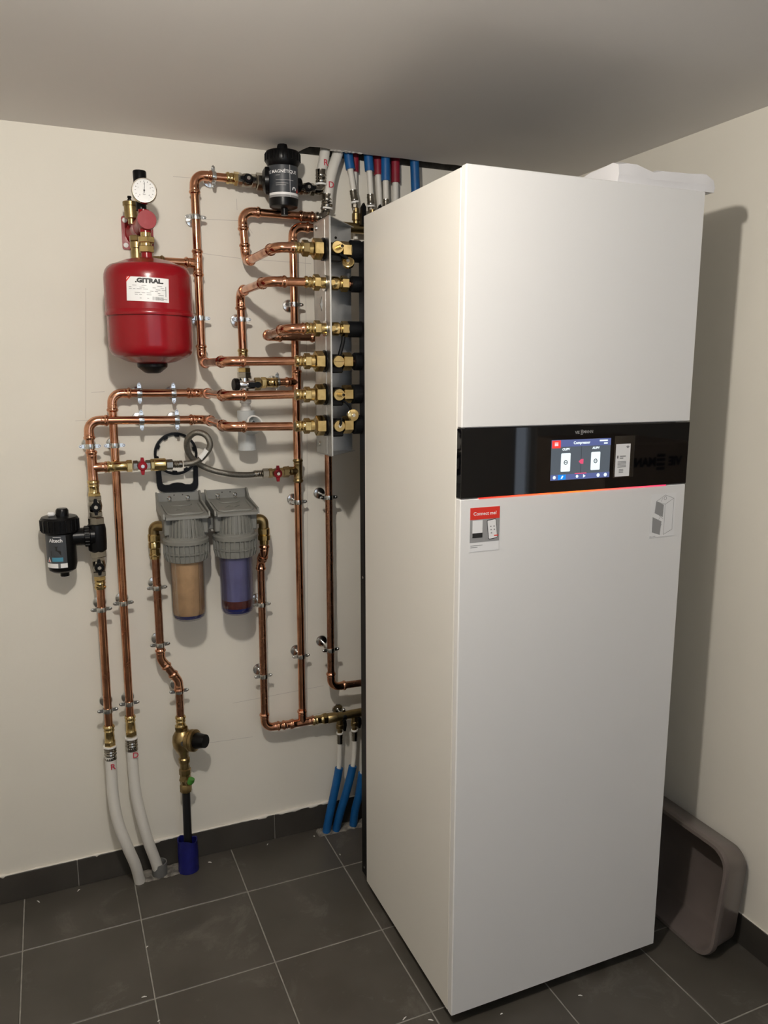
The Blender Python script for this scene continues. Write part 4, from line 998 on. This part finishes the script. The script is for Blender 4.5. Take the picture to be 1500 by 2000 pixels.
# ================================================================== BLACK FILTER SPANNER HANGING ON THE WALL
sp = MB(); c0 = V((-0.4385, -0.006, 1.2795)); N = 40; Rr = 0.058
vs = []; fs = []
for k in range(N):
    t = 2*PI*k/N
    for (r, y) in ((Rr-0.004, 0.0045), (Rr+0.003, 0.0045), (Rr+0.003, -0.0045), (Rr-0.004, -0.0045)):
        vs.append(c0+V((r*math.cos(t), y, r*math.sin(t))))
for k in range(N):
    a, b = 4*k, 4*((k+1) % N)
    for j in range(4): fs.append((a+j, a+(j+1) % 4, b+(j+1) % 4, b+j))
sp.add(vs, fs)
fsn = thing('filter_spanner', (-0.44, -0.006, 1.168), 'black plastic filter spanner with toothed ring, hung above the water filter', 'spanner')
sp.build('ring', 'black_plastic', fsn)
for k in range(10):
    t = 2*PI*(k+0.35)/10; r_ = V((math.cos(t), 0, math.sin(t))); s_ = V((-r_.z, 0, r_.x))
    MB().prism([(-0.0075, -0.001), (-0.0055, -0.009), (0.0055, -0.009), (0.0075, -0.001)], lambda p, q, y: c0+r_*(Rr-0.0025+q*0.75)+s_*p+V((0, y, 0)), -0.0045, 0.0045).build('tooth', 'black_plastic', fsn)
hd = arc_path([V((-0.490, -0.0065, 1.262)), V((-0.488, -0.0065, 1.176)), V((-0.387, -0.0065, 1.174)), V((-0.385, -0.0065, 1.258))], 0.016, 5)
mb = MB()
for a, b in zip(hd, hd[1:]): pass
poly_o = [(-0.4965, 1.262), (-0.4955, 1.190), (-0.4925, 1.180), (-0.486, 1.1735), (-0.478, 1.171), (-0.398, 1.169), (-0.389, 1.1715), (-0.3825, 1.178), (-0.3795, 1.188), (-0.3775, 1.260)]
poly_i = [(-0.3905, 1.258), (-0.3925, 1.200), (-0.395, 1.1925), (-0.401, 1.189), (-0.415, 1.190), (-0.425, 1.1945), (-0.438, 1.1965), (-0.451, 1.195), (-0.461, 1.191), (-0.473, 1.191), (-0.479, 1.1945), (-0.481, 1.202), (-0.4835, 1.262)]
mb.prism(poly_o+poly_i, lambda p, q, t: V((p, t, q)), -0.012, -0.002); mb.build('handle', 'black_plastic', fsn)

# ================================================================== TWIN WATER FILTER
wf = thing('water_filter', (-0.370, -0.08, 0.815), 'twin grey water filter with clear bowls mounted on the wall', 'water filter')
def filter_unit(cx, bowl_m, first):
    w = 0.061; cy = -0.110
    # bracket: wall flange with screws and sloping shelf ending in a rounded lip
    prof = [(-0.001, 1.168), (-0.006, 1.168), (-0.008, 1.143), (-0.024, 1.139), (-0.110, 1.129), (-0.142, 1.126), (-0.156, 1.121), (-0.157, 1.114), (-0.142, 1.118), (-0.03, 1.129), (-0.001, 1.132)]
    hb = MB().prism(prof, lambda p, q, t: V((t, p, q)), cx-w+0.004, cx+w-0.004).build('bracket_shelf', 'filter_grey', wf)
    for s in (-1, 1):
        MB().prism([(-0.001, 1.170), (-0.010, 1.169), (-0.036, 1.146), (-0.146, 1.130), (-0.150, 1.116), (-0.001, 1.118)], lambda p, q, t: V((t, p, q)), cx+s*w-0.0025, cx+s*w+0.0025).build('bracket_cheek', 'filter_grey', hb)
        MB().lathe([(.0062, 0), (.0062, .003), (.003, .0055)], (cx+s*0.026, -0.007, 1.152), FRONT, 12).build('bracket_screw', 'zinc', hb)
        MB().lathe([(.0055, 0), (.0055, .003), (.003, .0055)], (cx+s*0.026, -0.014, 1.1430), (0, -0.2, 1), 12).build('bracket_screw', 'zinc', hb)
        MB().lathe([(.0020, 0), (.0020, .0008)], (cx+s*0.012, -0.0068, 1.160), FRONT, 8).build('small_hole', 'void', hb)
    MB().sweep(arc_path([(cx-w+0.010, -0.040, 1.1375), (cx-w+0.012, -0.146, 1.1265), (cx+w-0.012, -0.146, 1.1265), (cx+w-0.010, -0.040, 1.1375)], 0.018, 5), 0.0032, 8).build('shelf_rim', 'filter_grey', hb)
    rib = [(cx-0.040+0.080*k/12, cy-0.0480-0.010*math.sqrt(max(0, 1-((k-6)/7)**2)), 1.1205-0.006*abs(k-6)/6) for k in range(13)]
    MB().sweep([(x, y+0.022, z+0.0095) for x, y, z in rib], 0.0025, 6).build('shelf_ridge', 'filter_grey', hb)
    MB().sweep([(cx-0.030, -0.046, 1.138), (cx-0.020, -0.056, 1.1365), (cx, -0.058, 1.1362), (cx+0.020, -0.056, 1.1365), (cx+0.030, -0.046, 1.138)], 0.002, 6).build('shelf_ridge', 'filter_grey', hb)
    MB().sweep([(cx-0.022, -0.100, 1.1308), (cx-0.008, -0.085, 1.1325), (cx+0.004, -0.103, 1.1305), (cx+0.020, -0.088, 1.1322)], 0.0016, 6).build('flow_arrow', 'filter_grey', hb)
    # head
    head = MB().lathe([(.050, 1.045), (.0565, 1.050), (.0565, 1.060), (.047, 1.064), (.045, 1.122)], (cx, cy, 0), ZA, 40)
    head.box2(V((cx-0.060, cy-0.022, 1.066)), V((cx+0.060, cy+0.030, 1.122)), 0.003)
    hd_ = head.build('head', 'filter_grey', wf)
    for k in range(13):
        t = math.radians(-75+150*k/12); sx, sy = math.sin(t), -math.cos(t)
        mb = MB().prism([(0.043, 1.061), (0.0545, 1.061), (0.0480, 1.114), (0.043, 1.114)], lambda r, z, q: V((cx+sx*r-sy*q, cy+sy*r+sx*q, z)), -0.0016, 0.0016)
        mb.build('head_rib', 'filter_grey', hd_)
    # ring nut with grip cells
    nut = MB().lathe([(.0500, .990), (.0545, .992), (.0562, 1.008), (.0568, 1.040), (.0625, 1.042), (.0635, 1.052), (.060, 1.055), (.050, 1.056)], (cx, cy, 0), ZA, 48).build('ring_nut', 'filter_grey', wf)
    for k in range(26):
        t = 2*PI*k/26; sx, sy = math.sin(t), -math.cos(t)
        MB().prism([(0.053, .992), (0.0575, .994), (0.0625, 1.010), (0.0630, 1.042), (0.056, 1.042)], lambda r, z, q: V((cx+sx*r-sy*q, cy+sy*r+sx*q, z)), -0.0014, 0.0014).build('grip_rib', 'filter_grey', nut)
    MB().lathe([(.0560, 1.012), (.0605, 1.0135), (.0610, 1.0175), (.0560, 1.019)], (cx, cy, 0), ZA, 48).build('grip_band', 'filter_grey', nut)
    # bowl, open at the top, double walled
    out = [(.0480, .995), (.0470, .850), (.0462, .834), (.0435, .826), (.0360, .820), (.001, .818)]
    inn = [(.001, .8215), (.035, .8235), (.0415, .829), (.0440, .836), (.0448, .850), (.0458, .995)]
    return MB().lathe(out+inn, (cx, cy, 0), ZA, 36, closed=False, cap=False).build('bowl', bowl_m, wf), cy
b1, cy = filter_unit(-0.437, 'clear_bowl', True)
MB().lathe([(.0425, .836), (.0435, .838), (.0435, .992)], (-0.437, cy, 0), ZA, 32).build('cartridge', 'cartridge_beige', wf)
MB().lathe([(.0300, .8225), (.0410, .827), (.0420, .832), (.0420, .8355)], (-0.437, cy, 0), ZA, 32).build('cartridge_end', 'bowl_end_blue', wf)
b2, cy = filter_unit(-0.2985, 'clear_bowl_blue', False)
MB().lathe([(.0435, .862), (.0435, .992)], (-0.2985, cy, 0), ZA, 32).build('cartridge', 'cartridge_blue', wf)
for k in range(14):
    t = 2*PI*k/14
    MB().sweep([(-0.2985+.0425*math.cos(t), cy+.0425*math.sin(t), .868), (-0.2985+.0425*math.cos(t), cy+.0425*math.sin(t), .99)], 0.0012, 5).build('cartridge_rib', 'cartridge_blue', wf)
MB().lathe([(.0432, .840), (.0435, .842), (.0435, .8625), (.0430, .864)], (-0.2985, cy, 0), ZA, 32).build('sediment_layer', 'sediment', wf)
MB().lathe([(.0300, .8225), (.0400, .826), (.0425, .833), (.0430, .8395)], (-0.2985, cy, 0), ZA, 32).build('cartridge_end', 'bowl_end_blue', wf)
MB().box2(V((-0.378, -0.012, 1.128)), V((-0.358, -0.001, 1.162)), 0.002).build('link_piece', 'filter_grey', wf)
MB().box2(V((-0.378, -0.10, 1.070)), V((-0.357, -0.085, 1.102)), 0.002).build('link_piece', 'filter_grey', wf)

# ================================================================== SAFETY VALVE WITH GREY WASTE TEE
sv = thing('safety_valve', P(-0.245, DW, 1.45), 'chrome safety valve with round black knob above the grey waste tee', 'valve')
mb = MB().lathe([(.0145, 0), (.0160, .003), (.0160, .044), (.0140, .047)], P(-0.262, DW, 1.474), XA, 22); mb.lathe([(.0135, -.024), (.0135, .022)], P(-0.245, DW, 1.474), ZA, 18)
mb.lathe([(.0060, 0), (.0085, .002), (.0085, .022)], P(-0.245, DW, 1.432), ZA, 14)
mb.build('body', 'chrome', sv)
MB().lathe([(.0165, 0), (.0188, .003), (.0188, .012), (.0160, .015)], P(-0.262, DW, 1.474), (-1, -0.15, 0), 20).build('knob', 'black_plastic', sv)
MB().prism([(-0.238, 1.467), (-0.218, 1.468), (-0.212, 1.465), (-0.204, 1.467), (-0.200, 1.474), (-0.204, 1.481), (-0.212, 1.483), (-0.218, 1.480), (-0.238, 1.481)], lambda p, q, t: V((p, t, q)), -DW-0.024, -DW-0.015).build('lever', 'black_plastic', sv)
MB().hexn(P(-0.216, DW, 1.476), XA, 0.018, 0.0185).build('union_nut', 'brass_dark', sv)
pt = thing('waste_tee', P(-0.245, 0.065, 1.30), 'grey plastic waste tee with open side outlet under the safety valve', 'waste fitting')
mb = MB().lathe([(.0120, 1.432), (.0165, 1.430), (.0165, 1.423), (.0130, 1.421), (.0130, 1.414), (.0150, 1.412), (.0150, 1.402)], P(-0.245, 0.065, 0), ZA, 22); mb.build('funnel_insert', 'pvc_white', pt)
mb = MB().lathe([(.0225, 1.402), (.0255, 1.400), (.0255, 1.380), (.0240, 1.376), (.0245, 1.330), (.0255, 1.326), (.0260, 1.288), (.0235, 1.287)], P(-0.245, 0.065, 0), ZA, 32)
mb.build('body', 'pvc_grey', pt)
bd = V((0.25, -0.80, 0.40)).normalized(); bo = P(-0.245, 0.065, 1.343)
MB().lathe([(.0215, .0), (.0215, .034), (.0250, .036), (.0250, .052), (.0215, .054), (.0205, .050), (.0205, .030)], bo, bd, 30, cap=False).build('side_outlet', 'pvc_grey', pt)
MB().lathe([(.0252, .050), (.0258, .052), (.0252, .0555), (.0210, .0555), (.0210, .050)], bo, bd, 30, closed=True).build('seal_ring', 'pvc_white', pt)
MB().lathe([(.0206, .032), (.0206, .0325)], bo, bd, 24).build('bore', 'dark_hollow', pt)

# ================================================================== PRESSURE REDUCER, STOP VALVE, BLACK SUPPLY PIPE, BLUE SLEEVE
pr = thing('pressure_reducer', P(-0.463, 0.06, 0.37), 'brass pressure reducer with black conical knob', 'pressure reducer')
mb = MB().lathe([(.015, .385), (.0165, .390), (.022, .398), (.0290, .412), (.0310, .428), (.0290, .444), (.022, .456), (.0170, .462), (.0165, .470)], P(-0.4655, 0.06, 0), ZA, 28)
kd = V((0.72, -0.66, 0.10)).normalized(); ko = P(-0.4655, 0.06, 0.430)
mb.lathe([(.0270, 0), (.0270, .026), (.0320, .027), (.0325, .034), (.0305, .035), (.0325, .036), (.0325, .044), (.0290, .046)], ko, kd, 30)
mb.lathe([(.0135, .340), (.0135, .356), (.0165, .358), (.0170, .370), (.0135, .374), (.0140, .390)], P(-0.464, 0.06, 0), ZA, 20)
mb.build('body', 'brass_dark', pr)
MB().lathe([(.0225, 0), (.0240, .004), (.0205, .022), (.0200, .032), (.0190, .034)], ko+kd*0.046, kd, 20).build('knob', 'black_plastic', pr)
MB().lathe([(.0075, 0), (.0075, .003), (.005, .0032)], ko+V((-0.003, -0.0285, 0.002)), FRONT, 14).build('gauge_plug', 'void', pr)
MB().hexn(P(-0.469, 0.06, 0.460), ZA, 0.014, 0.0185).build('inlet_nut', 'brass_dark', pr)
sv2 = thing('stop_valve', P(-0.463, 0.06, 0.26), 'brass stop valve with green handle above the black pipe', 'valve')
mb = MB().lathe([(.0135, .262), (.0178, .264), (.0178, .284), (.0150, .288), (.0165, .296), (.0190, .302), (.0165, .310), (.0150, .318), (.0178, .320), (.0178, .336), (.0140, .338), (.0140, .345)], P(-0.463, 0.06, 0), ZA, 8)
mb.lathe([(.010, 0), (.010, .028)], P(-0.463, 0.06, 0.302), (0.25, -1, 0), 14); mb.build('body', 'brass_dark', sv2)
MB().sweep([P(-0.456, 0.090, 0.303), P(-0.452, 0.093, 0.311), P(-0.450, 0.094, 0.318)], [0.0085, 0.0105, 0.0095], 12).build('handle', 'green_knob', sv2)
mesh_thing(MB().sweep([P(-0.463, 0.06, 0.266), P(-0.4645, 0.06, 0.14), P(-0.466, 0.062, 0.004)], 0.0122, 18), 'supply_pipe', 'pe_black', P(-0.465, 0.06, 0.004), 'straight black plastic supply pipe rising from the navy sleeve', 'pipe')
rg = random.Random(4); sl = MB(); vs = []; fs = []; N = 28
for h, (ro, wob) in enumerate(((0.0315, 0), (0.0305, .001), (0.0310, .001), (0.0300, .002), (0.0300, .004))):
    for k in range(N):
        t = 2*PI*k/N; vs.append(P(-0.466+ro*math.cos(t), 0.058-ro*0.9*math.sin(t), (0.001, 0.035, 0.065, 0.090, 0.103)[h]+wob*math.sin(3*t+1)+(0.005*math.sin(t-2) if h == 4 else 0)))
for k in range(N):
    t = 2*PI*k/N; vs.append(P(-0.466+0.027*math.cos(t), 0.058-0.0243*math.sin(t), 0.102+0.004*math.sin(3*t+1)+0.005*math.sin(t-2)))
for k in range(N):
    t = 2*PI*k/N; vs.append(P(-0.466+0.026*math.cos(t), 0.058-0.0234*math.sin(t), 0.02))
for i in range(6):
    for k in range(N): fs.append((i*N+k, i*N+(k+1) % N, (i+1)*N+(k+1) % N, (i+1)*N+k))
fs.append(tuple(range(6*N, 7*N))); sl.add(vs, fs)
mesh_thing(sl, 'pipe_sleeve', 'navy_sleeve', P(-0.466, 0.058, 0), 'navy blue plastic sleeve round the black pipe at the floor', 'pipe sleeve', sharp=50)
gs = MB().lathe([(.0215, .001), (.0225, .004), (.0225, .042), (.0195, .042), (.0185, .010)], P(-0.551, 0.048, 0), ZA, 24)
mesh_thing(gs, 'pipe_sleeve', 'grey_collar', P(-0.551, 0.048, 0), 'short dark grey sleeve round the D marked pipe at the floor', 'pipe sleeve')

# ================================================================== WHITE HEATING PIPES
def white_pipe(name_pts, r, label, group, mark=None, mark_at=None, crimp_at=None, crimp_dir=None, cr=None):
    t = thing('white_pipe', name_pts[-1], label, 'pipe', group)
    MB().sweep(catmull(name_pts, 8), r, 18).build('pipe', 'white_pipe', t)
    if crimp_at is not None: crimp(t, crimp_at, crimp_dir, cr or r*1.06)
    if mark:
        m = text_mb(mark, 0.024, 0.0001, 0.0004); m.xf(frame(mark_at, (1, 0.0, 0), (0, 0, 1))); m.build('handwritten_letter', 'ink_red', t)
    return t
white_pipe([P(-0.6705, 0.075, 0.440), P(-0.6715, 0.077, 0.380), P(-0.671, 0.082, 0.30), P(-0.662, 0.088, 0.22), P(-0.641, 0.090, 0.14), P(-0.622, 0.078, 0.07), P(-0.611, 0.060, 0.002)], 0.0158,
           'white pipe marked R curving down to the floor, leftmost', 'white pipes to the floor', 'R', P(-0.667, 0.0945, 0.402), P(-0.6705, 0.075, 0.455), (0, 0, -1))
white_pipe([P(-0.6095, 0.05, 0.440), P(-0.610, 0.051, 0.38), P(-0.608, 0.055, 0.30), P(-0.598, 0.062, 0.22), P(-0.581, 0.065, 0.13), P(-0.564, 0.056, 0.06), P(-0.553, 0.049, 0.006)], 0.0158,
           'white pipe marked D curving into the dark grey floor sleeve', 'white pipes to the floor', 'D', P(-0.602, 0.0690, 0.412), P(-0.6095, 0.05, 0.458), (0, 0, -1))
white_pipe([P(-0.006, 0.058, 2.046), P(-0.003, 0.055, 2.075), P(0.004, 0.051, 2.10), P(0.012, 0.047, 2.14), P(0.02, 0.044, 2.20)], 0.0145,
           'short white pipe marked R coming out of the ceiling slot', 'white pipes from the ceiling', 'R', P(0.006, 0.0675, 2.094), P(-0.006, 0.058, 2.040), (0, 0, 1))
white_pipe([P(0.014, DW, 1.985), P(0.016, DW, 2.01), P(0.022, 0.054, 2.05), P(0.034, 0.052, 2.09), P(0.048, 0.048, 2.125), P(0.066, 0.045, 2.19)], 0.0152,
           'white pipe marked D curving from the ceiling slot to the steel bracket', 'white pipes from the ceiling', 'D', P(0.020, 0.0715, 2.035), P(0.0115, DW, 1.976), (0.05, 0, 1))

# ================================================================== SHEATHED PIPES AT THE CEILING
def sheathed(pts, end, sheath_m, label, group, thick=0.0135, thin=0.0085, fit=None, paint=False):
    # pts run downward from the ceiling; the sheath covers the part above the index "end"
    t = thing('sheathed_pipe', pts[-1], label, 'pipe', group)
    p = catmull(pts, 6); k = end*6
    sh_ = p[:k+1]
    MB().sweep(sh_, thick, 16).build('sheath', sheath_m, t)
    MB().sweep(p[max(0, k-1):], thin, 14).build('pipe', 'white_pipe', t)
    if paint:
        rr = random.Random(int(abs(pts[0].x)*1000))
        for j in range(5):
            c = V(sh_[1 if j < 3 else 2])+V((rr.uniform(-0.007, 0.007), -thick*0.92, rr.uniform(-0.014, 0.010)))
            MB().lathe([(0.0040*rr.uniform(.5, 1.3), 0), (0.002, .0018)], c, (rr.uniform(-.4, .4), -1, 0), 7).build('paint_smear', 'print_white', t)
    if fit is not None:
        crimp(t, fit, (p[-3]-p[-1]), thin*1.3, 0.030)
        f = V(fit); MB().lathe([(.0085, 0), (.0085, .006), (.0105, .008), (.0105, .016), (.0085, .018), (.0085, .022)], f-V((0, 0, 0.026)), ZA, 8).build('fitting', 'nickel', t)
    return t
gC = 'sheathed pipes at the ceiling slot'
sheathed([P(0.078, 0.045, 2.20), P(0.082, 0.047, 2.13), P(0.087, 0.050, 2.088), P(0.092, 0.055, 2.045), P(0.097, 0.058, 2.010)], 2, 'blue_sheath', 'leftmost blue sheathed white pipe at the ceiling, beside the D marked pipe', gC, fit=P(0.097, 0.058, 2.000))
sheathed([P(0.142, 0.045, 2.20), P(0.144, 0.048, 2.13), P(0.1465, 0.05, 2.089), P(0.149, 0.05, 2.05), P(0.151, 0.05, 2.015)], 2, 'blue_sheath', 'second blue sheathed pipe from the left at the ceiling', gC, fit=P(0.151, 0.05, 1.995), paint=True)
sheathed([P(0.198, 0.045, 2.20), P(0.198, 0.05, 2.13), P(0.1985, 0.05, 2.067), P(0.1995, 0.05, 2.03), P(0.2, 0.05, 2.00)], 2, 'blue_sheath', 'third blue sheathed pipe from the left at the ceiling, between two red ones', gC, fit=P(0.2, 0.05, 1.985), paint=True)
sheathed([P(0.290, 0.045, 2.20), P(0.292, 0.05, 2.134), P(0.296, 0.05, 2.06), P(0.300, 0.05, 1.98), P(0.302, 0.05, 1.92)], 3, 'blue_sheath', 'rightmost blue sheathed pipe going down behind the cabinet', gC, paint=True)
sheathed([P(0.112, 0.022, 2.20), P(0.111, 0.024, 2.13), P(0.1105, 0.025, 2.088), P(0.1105, 0.025, 2.02), P(0.112, 0.025, 1.90)], 2, 'red_sheath', 'leftmost red sheathed pipe, half hidden behind a blue one', gC, 0.0115, 0.0075, paint=True)
sheathed([P(0.182, 0.022, 2.20), P(0.183, 0.026, 2.13), P(0.184, 0.027, 2.087), P(0.188, 0.027, 2.02), P(0.192, 0.027, 1.90)], 2, 'red_sheath', 'middle red sheathed pipe between two blue ones at the ceiling', gC, 0.0130, 0.0085, paint=True)
sheathed([P(0.240, 0.022, 2.20), P(0.240, 0.026, 2.13), P(0.2405, 0.027, 2.070), P(0.241, 0.027, 2.01), P(0.242, 0.027, 1.90)], 2, 'red_sheath', 'rightmost red sheathed pipe at the ceiling with white paint smears', gC, 0.0135, 0.0095, paint=True)
# dark brass manifold just behind the steel bracket that the ceiling pipes reach
mfu = thing('brass_manifold', P(0.06, 0.06, 1.90), 'brass manifold with black valve behind the steel bracket at the cabinet top', 'manifold')
MB().lathe([(.015, 0), (.015, .26)], P(0.055, 0.06, 1.925), XA, 18).build('bar', 'brass_dark', mfu)
for xx in (0.100, 0.152, 0.202):
    MB().lathe([(.0095, 0), (.0095, .020), (.0125, .022), (.0125, .040), (.009, .044), (.009, .055)], P(xx, 0.06, 1.925), ZA, 12).build('outlet', 'brass_dark', mfu)
    MB().prism([(-0.007, 0), (0.007, 0), (0.009, 0.05), (0.002, 0.062), (-0.004, 0.05)], lambda p, q, t: V((xx+0.012+p, t, 1.930+q)), -0.088, -0.074).build('lever', 'black_plastic', mfu)

# ================================================================== BOTTOM MANIFOLD AND BLUE PIPES
mf = thing('brass_manifold', P(0.05, 0.06, 0.395), 'brass manifold at the foot of the cabinet feeding the blue sheathed pipes', 'manifold')
MB().lathe([(.0150, 0), (.0165, .003), (.0165, .030), (.0140, .032), (.0140, .42), (.0165, .422), (.0165, .440)], P(-0.010, 0.06, 0.413), XA, 20).build('bar', 'brass_dark', mf)
for xx in (0.032, 0.083, 0.125):
    o = MB().lathe([(.010, 0), (.010, .020), (.0120, .022), (.0120, .034), (.0085, .038), (.0085, .056)], P(xx, 0.06, 0.406), (0, 0, -1), 12).build('outlet_valve', 'brass_dark', mf)
    MB().prism([(-0.004, 0.004), (0.006, 0.004), (0.0075, -0.012), (0.003, -0.032), (-0.003, -0.030)], lambda p, q, t: V((xx+0.008+p, t, 0.402+q)), -0.086, -0.074).build('lever', 'black_plastic', o)
gB = 'blue sheathed pipes at the floor'
def floor_pipe(x, pts, k, label):
    t = thing('sheathed_pipe', pts[-1], label, 'pipe', gB)
    crimp(t, P(x, 0.06, 0.352), (0, 0, -1), 0.0098, 0.032)
    p = catmull([P(x, 0.06, 0.335)]+pts, 6); k *= 6
    MB().sweep(p[:k+2], 0.0078, 14).build('pipe', 'white_pipe', t)
    MB().sweep(p[k:], 0.0135, 16).build('sheath', 'blue_sheath', t)
floor_pipe(0.032, [P(0.031, 0.06, 0.29), P(0.028, 0.060, 0.233), P(0.013, 0.056, 0.15), P(-0.003, 0.050, 0.07), P(-0.012, 0.040, 0.003)], 2, 'left blue sheathed pipe at the floor, farthest from the cabinet')
floor_pipe(0.083, [P(0.082, 0.062, 0.29), P(0.074, 0.066, 0.233), P(0.052, 0.066, 0.15), P(0.032, 0.056, 0.07), P(0.022, 0.042, 0.003)], 2, 'middle blue sheathed pipe at the floor')
floor_pipe(0.125, [P(0.119, 0.062, 0.27), P(0.108, 0.064, 0.20), P(0.097, 0.060, 0.12), P(0.088, 0.048, 0.06), P(0.084, 0.040, 0.003)], 2, 'right blue sheathed pipe at the floor, against the cabinet')

# ================================================================== CRUMBS ON THE FLOOR
rg = random.Random(13); cr_ = MB()
for x, y in ((-0.782, -0.03), (-0.891, -0.037), (-0.623, -0.348), (-0.627, -0.608), (-0.057, -0.047), (-0.013, -0.174), (-0.21, -0.03), (0.334, -0.94), (0.127, -0.911), (-0.091, -0.831), (-0.036, -0.86), (-0.40, -0.05), (-0.65, -0.52)):
    a = rg.uniform(0, PI); l = rg.uniform(0.002, 0.007)
    cr_.sweep([(x-l*math.cos(a), y-l*math.sin(a), 0.0012), (x, y, 0.0022), (x+l*math.cos(a), y+l*math.sin(a), 0.0012)], [0.0008, 0.0016, 0.0008], 6)
co = cr_.build('plaster_crumbs', 'plaster'); tag(co, 'tiny white plaster crumbs scattered over the dark floor tiles', 'crumbs', kind='stuff')
